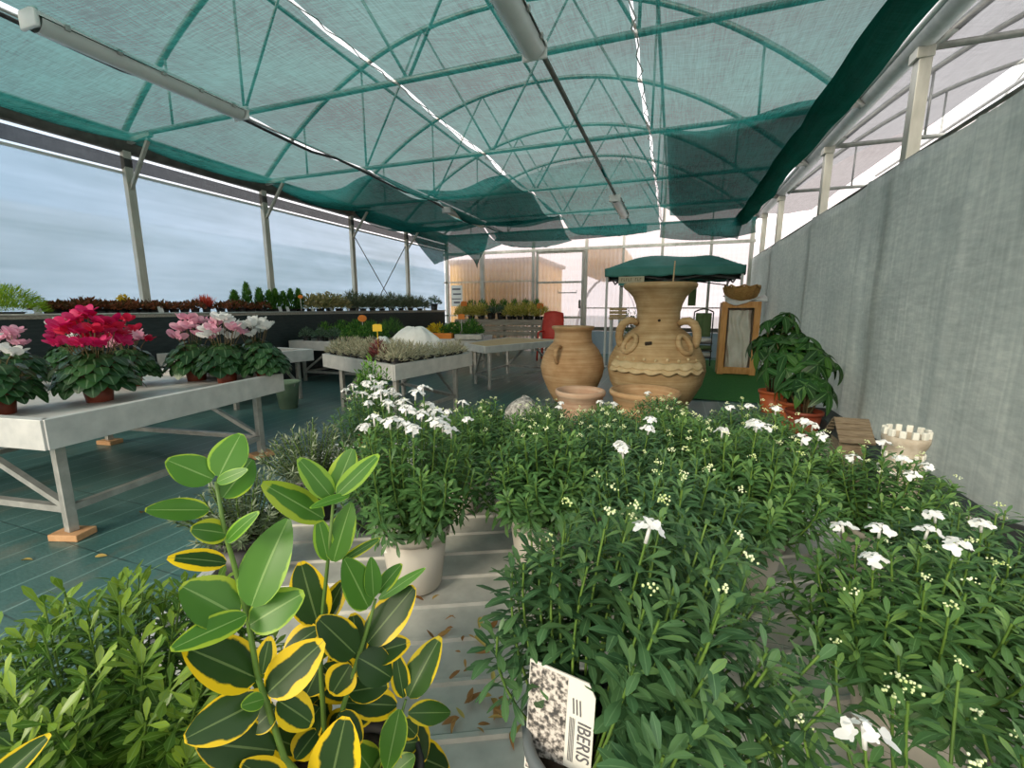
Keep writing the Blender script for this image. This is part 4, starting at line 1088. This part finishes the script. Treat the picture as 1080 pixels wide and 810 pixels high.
# white fleece mound
c_ = (q0*.42+q1*.58)*.35+(q3*.42+q2*.58)*.65; c_.z = .615
def fl(cx, cy, rx, ry, h):
    def fn(u, v):
        a = 2*pi*u; r = v; n1 = noise.noise(V((cos(a)*2.2*r, sin(a)*2.2*r, 5)))
        z = h*(1-r**2.3)**.75*(1+.16*n1)+.02*sin(a*9)*r*(1-r)*4*.5
        return V((cx+rx*r*cos(a)*(1+.06*sin(5*a)), cy+ry*r*sin(a)*(1+.06*sin(5*a)), .615+max(0.0, z)))
    return fn
tag(MB().grid(fl(c_.x, c_.y, .40, .32, .36), 48, 14).build('fleece_cover', 'fleece'), 'large white fleece mound covering plants behind the silver bushes', 'cover')
tag(MB().grid(fl(c_.x-.62, c_.y+.22, .18, .14, .22), 30, 8).build('fleece_cover', 'fleece'), 'small white fleece mound left of the large one', 'cover')

# yellow and white flowers on the small bench
for i, (x, y, k, s_, lab) in enumerate(((-4.15, 7.3, 'yflow', 1.2, 'bright yellow flowering plant on the small bench'), (-3.92, 7.35, 'white', 1.2, 'leafy plant right of the bright yellow one on the small bench'),
      (-3.68, 7.4, 'herb', 1.1, 'dark green plant under the orange tag on the small bench'), (-3.45, 7.45, 'herb', 1.15, 'dark green plant at the right end of the small bench'),
      (-4.0, 7.75, 'white', 1.3, 'leafy plant in the back row of the small bench, left'), (-3.65, 7.8, 'herb', 1.3, 'leafy plant in the back row of the small bench, right'))):
    put(k, V((x, y, .60)), s_*1.2, lab, 'plants on the small bench')
stake(V((-3.62, 7.28, .6)), .42, 'orangepl', 'orange tag on a stake on the small bench', .06)
b = MB(); b.box((-3.95, 7.12, .70), (.42, .12, .10), .2); tag(bevel(b.build('planter_box', 'orangepl', None, False), .01), 'orange plastic box at the front of the small bench', 'box')
b = MB(); b.box((-3.42, 7.16, .69), (.5, .12, .10), .2); tag(bevel(b.build('planter_box', 'galv', None, False), .01), 'grey box beside the orange box on the small bench', 'box')
# yellow plants on the timber staging
for i in range(9):
    x = -5.2+.265*i
    put('blue' if i in (3, 4) else 'ygreen', V((x, 10.52, .915)), (1.7, 1.4, R_(1.5, 1.8)), '%s %s from the left on the timber staging' % (ORD[i], 'grey green shrub' if i in (3, 4) else 'yellow shrub'), 'shrubs on the timber staging')
for i in range(7):
    put('herb', V((-5.05+.3*i, 10.80, .915)), (1.3, 1.2, 2.0), '%s green plant from the left in the back row of the timber staging' % ORD[i], 'green plants on the timber staging')
stake(V((-5.1, 10.42, .92)), .36, 'orangepl', 'orange tag above the left end of the timber staging', .08)
stake(V((-3.05, 10.42, .92)), .30, 'orangepl', 'orange tag above the right end of the timber staging', .08)
for r in B.values(): drop(r)
# paper notice on the end wall
t = thing('notice', 'printed white notice fixed to the end wall beside the corner post', 'sign', (-6.0, YE-.09, 1.6))
b = MB(); b.box((-5.98, YE-.09, 1.55), (.36, .012, .60)); b.build('sheet', 'paper', t, False)
b = MB()
for z, x0, x1, h in ((1.74, -6.12, -5.86, .05), (1.60, -6.10, -5.84, .04), (1.46, -6.14, -5.84, .025), (1.36, -6.08, -5.88, .05)):
    b.box(((x0+x1)/2, YE-.099, z), (x1-x0, .004, h))
b.build('print_lines', 'ink', t, False)

# ------------------------------------------------------------------ terracotta
t = thing('terracotta_jar', 'smooth terracotta jar with small lug handles, left of the ornate urn', 'jar', (-1.19, 5.55, 0))
cj = V((-1.19, 5.55, 0))
prof = [(0, .02), (.20, 0), (.23, .02), (.31, .16), (.385, .34), (.405, .46), (.385, .57), (.33, .68), (.275, .745), (.245, .77), (.248, .785), (.238, .80), (.232, .88), (.24, .925), (.262, .94), (.272, .96), (.262, .975), (.235, .97), (.215, .95), (.2, .85), (.2, .78)]
MB().lathe(prof, cj, 40).build('body', 'terra', t)
for a in (-1.85, -1.85+pi):
    o = V((cos(a), sin(a), 0)); s_ = V((-sin(a), cos(a), 0))
    b = MB(); b.tube([cj+o*(.30+.0)+UP*.73, cj+o*.37+UP*.735, cj+o*.425+UP*.69, cj+o*.435+UP*.62, cj+o*.40+UP*.555, cj+o*.37+UP*.54], [.02, .026, .028, .028, .026, .03], 8); b.build('lug_handle', 'terra', t)
t = thing('ornate_urn', 'large ornate terracotta urn with looped handles and a scalloped frieze', 'urn', (-.17, 5.55, 0))
cu = V((-.17, 5.55, 0))
prof = [(0, .03), (.34, 0), (.37, .03), (.44, .14), (.53, .32), (.565, .48), (.55, .60), (.49, .73), (.41, .85), (.315, .93), (.262, .97), (.25, .995), (.245, 1.08), (.243, 1.16), (.248, 1.17), (.262, 1.24), (.30, 1.33), (.36, 1.395), (.395, 1.42), (.412, 1.44), (.415, 1.47), (.40, 1.485), (.37, 1.48), (.33, 1.44), (.26, 1.32), (.22, 1.2), (.22, 1.0)]
MB().lathe(prof, cu, 48).build('body', 'terra2', t)
fa = atan2(-5.55, .17)                                  # the face turned to the viewer
def urn(a, r, z): return cu+V((cos(fa+a)*r, sin(fa+a)*r, z))
for z0, dr, nm in ((.60, .030, 'frieze'), (.555, .045, 'frieze')):
    b = MB()
    def fr(u, v, z0=z0, dr=dr):
        a = (u-.5)*2.0; sc_ = abs(sin(u*pi*7+(0 if z0 > .58 else .5)))
        r0 = .545-.20*max(0, (z0-.6)); z = z0-.075*v*(.65+.35*sc_)+.006*sin(u*40); r = .556-.30*max(0, z-.55)+dr*(.15+.85*v)+.012*sc_*v
        return urn(a, r, z)
    solid(b.grid(fr, 90, 4).build(nm, 'terraedge', t), .022)
for s_ in (-1, 1):
    b = MB()     # scrolled loop handle
    base = s_*1.12
    pts = [(.255, 1.02), (.30, 1.05), (.37, 1.055), (.43, 1.02), (.465, .95), (.475, .87), (.46, .79), (.43, .76)]
    b.tube([urn(base, r, z) for r, z in pts], [.035, .042, .046, .048, .048, .046, .044, .05], 12); b.build('loop_handle', 'terra2', t)
    b = MB()     # heavy curl on the front shoulder
    pts = []
    for k in range(18):
        g = 2*pi*k/17; rr = .085
        a = s_*.70+rr*2.1*cos(g); z = .80+rr*1.1*sin(g); pts.append(urn(a, .455-.62*(z-.78)+.015, z))
    b.tube(pts, .03, 8, False); b.build('ring_ornament', 'terra2', t)
b = MB()
def knob(a, z, r, sq): b.ball(urn(a, .53-.62*max(0, z-.64), z), r, 10, 6, sq)
for k in range(9): knob(-.92+.23*k, .635+.01*sin(k*3), .02, (1, 1, 1))
b.build('bead_ornament', 'terraedge', t)
b = MB(); b.tube([urn(-.28, .43, .80), urn(-.12, .435, .815)], [.028, .02], 8); b.build('slot', 'soil', t)
b = MB(); b.ball(urn(.05, .232, 1.06), .022, 8, 6); b.build('hole', 'soil', t)
def bowl(x, y, r, h, m, label):
    c = onz(x, y, h); c.z = 0; t = thing('terracotta_bowl', label, 'bowl', c)
    MB().lathe([(0, .02), (r*.55, 0), (r*.62, .02), (r*.85, h*.6), (r*.93, h*.86), (r*1.0, h*.88), (r*1.02, h*.95), (r*.99, h), (r*.92, h), (r*.86, h*.9), (r*.78, h*.6), (r*.5, h*.35), (0, h*.33)], c, 36).build('body', m, t)
    b = MB(); b.lathe([(0, h*.62), (r*.4, h*.625), (r*.79, h*.62)], c, 24); b.build('soil', 'soil', t)
bowl(612, 411, .245, .40, 'terrapink', 'pinkish terracotta bowl in front of the smooth jar')
bowl(680, 411, .33, .42, 'terra', 'wide terracotta bowl in front of the ornate urn')
c = onz(551, 421, .36); c.z = .0; b = MB()
b.grid(lambda u, v: c+V((.17*cos(2*pi*u)*sin(pi*v)*(1+.12*noise.noise(V((cos(2*pi*u)*3, sin(2*pi*u)*3, v*5)))), .17*sin(2*pi*u)*sin(pi*v), .19-.19*cos(pi*v)*(1+.1*sin(9*u)))), 24, 14)
tag(b.build('garden_stone', 'pebble'), 'rounded speckled dark stone left of the terracotta bowls', 'stone')
tag(MB().tube([(-.06, 5.62, .6), (-.02, 5.60, 1.74)], .008, 6).build('cane', 'wood'), 'thin bamboo cane sticking out of the ornate urn', 'cane')

# artificial grass
tag(MB().grid(lambda u, v: V((-.35+1.98*u, 6.2+4.9*v, .012+.004*noise.noise(V((u*40, v*90, 0))))), 60, 120).build('grass_mat', 'grass'), 'bright green artificial grass mat on the floor beside the mesh wall', 'mat')

# framed figure box
t = thing('display_case', 'orange wooden display case holding pale draped cloth, beside the mesh wall', 'display case', (1.14, 8.95, .016))
Y0, Y1 = 8.75, 9.10
x0, x1, z1 = .80, 1.42, 1.28
for (xa, xb) in ((x0, x0+.10), (x1-.10, x1)):
    b = MB(); b.box(((xa+xb)/2, Y0, .016+z1/2), (.10, .05, z1)); bevel(b.build('frame_upright', 'orangewood', t, False), .006)
for z, h in ((.075, .12), (z1-.04, .11)):
    b = MB(); b.box(((x0+x1)/2, Y0+.001, z+.016), (x1-x0, .05, h)); bevel(b.build('frame_rail', 'orangewood', t, False), .006)
for xx in (x0+.012, x1-.012):
    b = MB(); b.box((xx, (Y0+Y1)/2+.01, .016+z1/2), (.022, Y1-Y0, z1)); b.build('side_panel', 'orangewood', t, False)
b = MB(); b.box(((x0+x1)/2, Y1+.01, .016+z1/2), (x1-x0, .02, z1)); b.build('back_panel', 'cloth', t, False)
b = MB(); b.box(((x0+x1)/2, (Y0+Y1)/2, .05), (x1-x0-.05, Y1-Y0, .05)); b.build('base_board', 'wood', t, False)
b = MB(); b.box(((x0+x1)/2, (Y0+Y1)/2, z1-.02), (x1-x0-.05, Y1-Y0, .03)); b.build('top_board', 'orangewood', t, False)
def drape(u, v):
    x = x0+.13+(x1-x0-.26)*u; z = .085+(z1-.20)*v
    return V((x, Y0+.06+.032*sin(u*15+5*v+3.0*noise.noise(V((u*2.5, v*3, 0))))+.02*noise.noise(V((u*5, v*4, 1)))-.015*(1-v)**2, z))
t2 = tag(solid(MB().grid(drape, 50, 40).build('draped_cloth', 'cloth'), .006), 'cream cloth falling in folds inside the orange display case', 'cloth')
b = MB()
b.grid(lambda u, v: V((.84+.66*u, 8.69+.43*v, 1.335+.09*(2*u-1)**2*(.6+.4*v)-.10*max(0, .25-v)/.25*(.5+.5*sin(u*7))+.03*noise.noise(V((u*5, v*5, 2))))), 26, 14)
tag(solid(b.build('cloth_bundle', 'fleece'), .015), 'white cloth laid over the top of the orange display case', 'cloth')
t = thing('straw_basket', 'brown straw basket on the white cloth above the display case', 'basket', (1.14, 8.93, 1.34))
MB().lathe([(0, .0), (.17, 0), (.25, .08), (.275, .16), (.285, .24), (.27, .245), (.24, .10), (.0, .03)], (1.12, 8.93, 1.325), 42, lambda a, z: 1+.09*sin(a*11)*z*4+.06*sin(a*3)).build('body', 'basket', t)
b = MB(); b.tube([V((1.12+.28*cos(2*pi*k/24), 8.93+.28*sin(2*pi*k/24), 1.57+.025*sin(k*2.2))) for k in range(25)], .018, 6); b.build('rim', 'basket', t)

# gazebo
t = thing('gazebo', 'pop up garden gazebo with a green canopy behind the terracotta jars', 'gazebo', (-.09, 10.3, 0))
GX0, GX1, GY0, GY1 = -1.32, 1.16, 9.05, 11.5
def can(u, v):
    x = GX0+(GX1-GX0)*u; y = GY0+(GY1-GY0)*v
    e = min(1, min(v, 1-v)/.42); ex_ = min(1, min(u, 1-u)/.30); k = min(e, ex_)
    saddle = .05*math.exp(-((u-.36)/.16)**2)+.03*math.exp(-((u-.82)/.12)**2)
    return V((x, y, 1.96+(.27+saddle)*sin(k*pi/2)**1.1))
b = MB(); b.grid(can, 30, 24); solid(b.build('canopy', 'gazebo', t), .008)
b = MB()
pts = [V((GX0, GY0, 0)), V((GX1, GY0, 0)), V((GX1, GY1, 0)), V((GX0, GY1, 0))]
for i in range(4):
    a, c = pts[i], pts[(i+1) % 4]; n_ = (c-a).normalized().cross(UP)
    bb_ = MB(); bb_.grid(lambda u, v, a=a, c=c, n_=n_: a*(1-u)+c*u+n_*(.012+.014*sin(u*18)*v)+UP*(1.965-.15*v-.02*abs(sin(u*pi*6))*v), 36, 4)
    solid(bb_.build('valance', 'gazebo', t), .006)
for p in pts:
    q = p+(V((-.09, 10.3, 0))-p).normalized()*.05
    b = MB(); b.beam(q, q+UP*1.95, .042); bevel(b.build('leg', 'white', t, False), .004)
    b = MB(); b.box(q+UP*.02, (.1, .1, .03)); b.build('foot_plate', 'white', t, False)
for i in range(4):
    a, c = pts[i]*.96+V((-.09, 10.3, 0))*.04, pts[(i+1) % 4]*.96+V((-.09, 10.3, 0))*.04
    for z0, z1_ in ((1.72, 1.90), (1.90, 1.72)):
        b = MB(); b.beam(a+UP*z0, (a+c)/2+UP*z1_, .025); b.beam((a+c)/2+UP*z1_, c+UP*z0, .025); b.build('truss_bar', 'cable', t, False)
b = MB(); b.grid(lambda u, v: V((GX0+.05+(GX1-GX0-.1)*u, GY0+.2, 1.88-.13*v-.02*sin(u*9)*v)), 20, 3); tag(solid(b.build('dark_infill', 'canopydark'), .04), 'dark stand-in curtain under the front of the green canopy', 'infill')  # dark sheet stands in for the darkness inside the canopy
b = MB(); b.grid(lambda u, v: V((.28+.16*u, 10.6, 1.80-.55*v)), 3, 3); tag(solid(b.build('cloth_banner', 'greencloth', None, False), .02), 'sage green cloth hanging under the canopy right of the urn', 'cloth')
t = thing('hanging_sign', 'cream sign board with brown lettering under the canopy front', 'sign', (-.75, 9.0, 1.7))
sx0, sx1 = -1.05, -.57
b = MB(); b.box(((sx0+sx1)/2, 9.0, 1.735), (sx1-sx0, .02, .13)); bevel(b.build('board', 'signpaper', t, False), .004)
b = MB(); b.box(((sx0+sx1)/2, 8.998, 1.655), (sx1-sx0, .018, .045)); b.build('green_strip', 'gazebo', t, False)
b = MB()
for k in range(9):
    if k == 5: continue
    x = sx0+.06+.043*k; b.box((x, 8.985, 1.74), (.008, .004, .06)); b.box((x+.012, 8.985, 1.74+.02*(-1)**k), (.02, .004, .009))
b.build('lettering', 'stembrown', t, False)
for x in (sx0+.05, sx1-.05):
    b = MB(); b.tube([(x, 9.0, 1.79), (x, 9.07, 1.82)], .004, 5); b.build('cord', 'white', t)
# stand with a crate, and a white flowered plant beside it
t = thing('plant_stand', 'tall narrow timber stand under the canopy left of the urn', 'stand', (-1.06, 9.25, 0))
b = MB(); b.box((-1.06, 9.25, .99), (.34, .3, .03)); bevel(b.build('top', 'wood', t, False), .004)
for x in (-1.19, -.93):
    for y in (9.14, 9.36):
        b = MB(); b.beam((x, y, 0), (x, y, .975), .04); b.build('leg', 'white', t, False)
t = thing('timber_crate', 'small yellowish timber crate on the tall stand', 'crate', (-1.06, 9.25, 1.01))
for z in (1.04, 1.11, 1.18):
    for y in (9.13, 9.37):
        b = MB(); b.box((-1.06, y, z), (.32, .015, .055)); b.build('slat', 'wood', t, False)
    for x in (-1.21, -.91):
        b = MB(); b.box((x, 9.25, z), (.015, .22, .055)); b.build('slat', 'wood', t, False)
b = MB(); b.box((-1.06, 9.25, 1.02), (.29, .23, .012)); b.build('bottom', 'wood', t, False)
ws = shrub('white_flowering_shrub', 'dark leaved shrub with white flowers left of the urn neck', 91, 16, .20, .55, .06, .4, 'pachira', 16, 'potblack', .5, .14, oval, .15, 'stembrown', .35)
ws.location = (-.76, 9.0, .0); ws.scale = (1, 1, 1.15)
random.seed(4)
for k in range(14):
    g = R_(0, 6.3); b = MB(); p = V((cos(g)*R_(.08, .2), sin(g)*R_(.08, .2), R_(.65, 1.05)))
    for j in range(3): flower4(b, p+V((R_(-.03, .03), R_(-.03, .03), R_(-.02, .02))), V((cos(g), sin(g), .5)), .035)
    o = b.build('flower_cluster', 'petal', ws, True, False)
# rack behind the display case
t = thing('display_rack', 'dark metal rack with sage green cloth and folded white cloths, left of the display case', 'rack', (.58, 9.9, 0))
for x in (.40, .76):
    b = MB(); b.tube([(x, 9.9, 0), (x, 9.9, 1.12)], .014, 6); b.build('post', 'cable', t)
b = MB(); b.tube([(.40+.36*k/10, 9.9, 1.12+.06*sin(pi*k/10)) for k in range(11)], .016, 6); b.build('top_bar', 'cable', t)
b = MB(); b.grid(lambda u, v: V((.43+.30*u, 9.88+.012*sin(u*14), .62+.48*v)), 16, 6); solid(b.build('cloth_panel', 'greencloth', t), .01)
for z in (.55, .40, .26):
    b = MB(); b.box((.58, 9.85, z-.06), (.38, .26, .02)); b.build('shelf', 'cable', t, False)
for z, m in ((.55, 'fleece'), (.40, 'greencloth'), (.26, 'fleece')):
    b = MB(); b.tube([(.42, 9.84, z-.002), (.58, 9.80, z), (.74, 9.84, z-.002)], [.045, .05, .045], 10); b.build('folded_cloth', m, t)
dk = shrub('dark_shrub', 'dark leaved plant between the urn and the rack', 92, 14, .18, .30, .06, .4, 'cycleaf', 14, 'potblack', .3, .13, oval)
dk.location = (.30, 9.55, .014)

# ------------------------------------------------------------------ money trees and things along the mesh wall
def palm(name, label, seed, loc, H, n, spread, pot):
    random.seed(seed); root = thing(name, label, 'plant', loc)
    pr, ph = .15, .26
    b = pot_mb(pr, ph); b.build('pot', pot, root, True, False); b = soil_mb(pr, ph*.86); b.build('soil', 'soil', root, True, False)
    st, fo = MB(), MB()
    for i in range(n):
        g = i*2.4+R_(-.4, .4); q = sqrt((i+.5)/n)
        b0 = V((cos(g)*.05, sin(g)*.05, ph*.85)); h = H*(1-.45*q*q)*R_(.8, 1.05)
        tip = V((cos(g)*spread*q, sin(g)*spread*q, ph+h))
        st.tube([b0, b0*.5+tip*.5+V((0, 0, .06)), tip], [.010, .007, .004], 6)
        m_ = random.choice((5, 6, 7))
        ax = V((cos(g)*q, sin(g)*q, .8)).normalized()
        s1 = ax.cross(V((.3, .7, .1))).normalized(); s2 = ax.cross(s1)
        for k in range(m_):
            w = 2*pi*k/m_; o = s1*cos(w)+s2*sin(w); d = o+ax*R_(-.25, .1)+UP*-.35; L = R_(.17, .25)
            fo.leaf(tip, d, ax+o*.3, L, L*.34, oval, R_(.15, .4), .15, 7, R_(0, .85))
    st.build('trunk', 'stembrown', root, True, False); fo.build('foliage', 'pachira', root, True, False); return root
palm('money_tree', 'tall money tree in a red pot beside the artificial grass', 101, (1.14, 5.75, 0), .92, 22, .30, 'potorange')
palm('money_tree', 'bushy money tree in a brown pot nearer the camera', 102, (1.22, 5.15, 0), .70, 26, .36, 'potorange')
palm('money_tree', 'low money tree in a dark red pot in front of the others', 103, (1.20, 4.70, 0), .38, 12, .22, 'potred')
# birdhouse
t = thing('birdhouse', 'weathered wooden birdhouse with a pitched roof behind the iberis', 'birdhouse', (1.14, 3.4, 0))
M['birdwood'] = simple('brown_weathered_board', (.13, .095, .06, 1), (.27, .21, .14, 1), 9, .85, 0, .2, stretch=(1, 5, 8))
b = MB(); b.box((1.14, 3.42, .18), (.2, .22, .36)); b.build('body', 'birdwood', t, False)
for s_ in (-1, 1):
    for k in range(4):
        b = MB(); u0, u1 = k/4, (k+1)/4+.03
        pa = V((1.14, 3.42+s_*.20*u0, .495-.13*u0+.004)); pb = V((1.14, 3.42+s_*.20*u1, .495-.13*u1+.012))
        b.beam(pa, pb, .26, .014, UP); b.build('roof_board', 'birdwood', t, False)
b = MB(); b.add([(1.04, 3.31, .36), (1.04, 3.53, .36), (1.04, 3.42, .475), (1.24, 3.31, .36), (1.24, 3.53, .36), (1.24, 3.42, .475)], [(0, 1, 2), (3, 5, 4), (0, 2, 5, 3), (1, 4, 5, 2)]); b.build('gable', 'cable', t, False); t.scale = (.74, .74, .96)
# castle planter
cc = V((1.035, 2.45, 0)); t = thing('castle_planter', 'pale stone planter shaped like a castle tower with white battlements', 'planter', cc)
MB().lathe([(0, .005), (.105, 0), (.11, .03), (.10, .05), (.082, .07), (.076, .22), (.092, .235), (.094, .255), (.08, .27), (.072, .42), (.082, .435), (.085, .455), (.076, .465), (.072, .56), (.082, .58), (.088, .60), (.088, .625), (.074, .625), (.07, .60), (0, .59)], cc, 32).build('body', 'stone', t)
for k in range(12):
    a = 2*pi*k/12; b = MB(); b.box(cc+V((cos(a)*.080, sin(a)*.080, .641)), (.018, .024, .034), a); bevel(b.build('merlon', 'stonewhite', t, False), .004)
for k in range(12):
    a = 2*pi*(k+.5)/12; b = MB(); b.box(cc+V((cos(a)*.073, sin(a)*.073, .535)), (.012, .016, .026), a); bevel(b.build('corbel', 'stonewhite', t, False), .003)
for z, r in ((.455, .084), (.25, .094)):
    b = MB(); b.tube([cc+V((r*cos(2*pi*k/28), r*sin(2*pi*k/28), z+.008*(k % 2))) for k in range(29)], .008, 6, False); b.build('ledge', 'stonewhite', t)
b = MB(); b.lathe([(0, .01), (.17, 0), (.20, .26), (.215, .265), (.215, .29), (.195, .29), (.175, .03), (0, .03)], (1.27, 2.25, 0), 30)
tag(b.build('plant_pot', 'potblack'), 'large empty black pot on the floor beside the castle planter', 'pot')
b = MB(); b.box((1.44, 3.4, .10), (.22, 3.6, .20)); tag(bevel(b.build('edging_trough', 'blackfab', None, False), .02), 'long dark trough along the foot of the mesh wall', 'trough')
b = MB(); b.box((1.1, 4.1, .06), (.5, .3, .12), .2); tag(bevel(b.build('stone_slab', 'greywood', None, False), .01), 'grey slab on the floor between birdhouse and money trees', 'slab')

# ------------------------------------------------------------------ light
w = bpy.data.worlds.new('world'); sc.world = w; w.use_nodes = True
nt = w.node_tree; nt.nodes.clear()
out = nt.nodes.new('ShaderNodeOutputWorld'); bg = nt.nodes.new('ShaderNodeBackground')
tc = nt.nodes.new('ShaderNodeTexCoord'); sp = nt.nodes.new('ShaderNodeSeparateXYZ'); nt.links.new(tc.outputs['Generated'], sp.inputs[0])
def wmath(op, a, b_, cl=False):
    n = nt.nodes.new('ShaderNodeMath'); n.operation = op; n.use_clamp = cl
    for i, v in enumerate((a, b_)):
        if isinstance(v, bpy.types.NodeSocket): nt.links.new(v, n.inputs[i])
        else: n.inputs[i].default_value = v
    return n.outputs[0]
def wmix(f, a, b_):
    n = nt.nodes.new('ShaderNodeMix'); n.data_type = 'RGBA'
    for i, v in ((0, f), (6, a), (7, b_)):
        if isinstance(v, bpy.types.NodeSocket): nt.links.new(v, n.inputs[i])
        else: n.inputs[i].default_value = v
    return n.outputs[2]
side = wmath('ADD', wmath('MULTIPLY', sp.outputs[0], -.5), .5, True)        # 1 toward the left
c = wmix(side, (1.0, .96, .93, 1), (.56, .72, .90, 1))
fr = wmath('MULTIPLY', wmath('SUBTRACT', sp.outputs[1], .35), 1.7, True)
c = wmix(fr, c, (1.5, 1.32, 1.28, 1))
bk = wmath('MULTIPLY', wmath('SUBTRACT', wmath('MULTIPLY', sp.outputs[1], -1.0), .1), 1.3, True)
c = wmix(bk, c, (1.25, 1.08, .86, 1))
upf = wmath('MULTIPLY', wmath('SUBTRACT', sp.outputs[2], .25), 1.8, True)
c = wmix(upf, c, (1.55, 1.58, 1.6, 1))
nt.links.new(c, bg.inputs[0]); bg.inputs[1].default_value = 1.0; nt.links.new(bg.outputs[0], out.inputs[0])
s = bpy.data.lights.new('sun', 'SUN'); s.energy = 2.4; s.angle = radians(25); s.color = (1, .88, .70)
so = bpy.data.objects.new('sun', s); C.objects.link(so)
so.rotation_euler = V((.30, .86, -.42)).to_track_quat('-Z', 'Y').to_euler()
# ------------------------------------------------------------------ render settings
vs = sc.view_settings; vs.view_transform = 'Standard'; vs.look = 'None'; vs.gamma = 1; vs.use_curve_mapping = False
vs.exposure = .5
cy = sc.cycles; cy.max_bounces = 10; cy.diffuse_bounces = 5; cy.transmission_bounces = 8; cy.transparent_max_bounces = 24
cy.use_denoising = True; cy.sample_clamp_indirect = 6; cy.caustics_reflective = False; cy.caustics_refractive = False
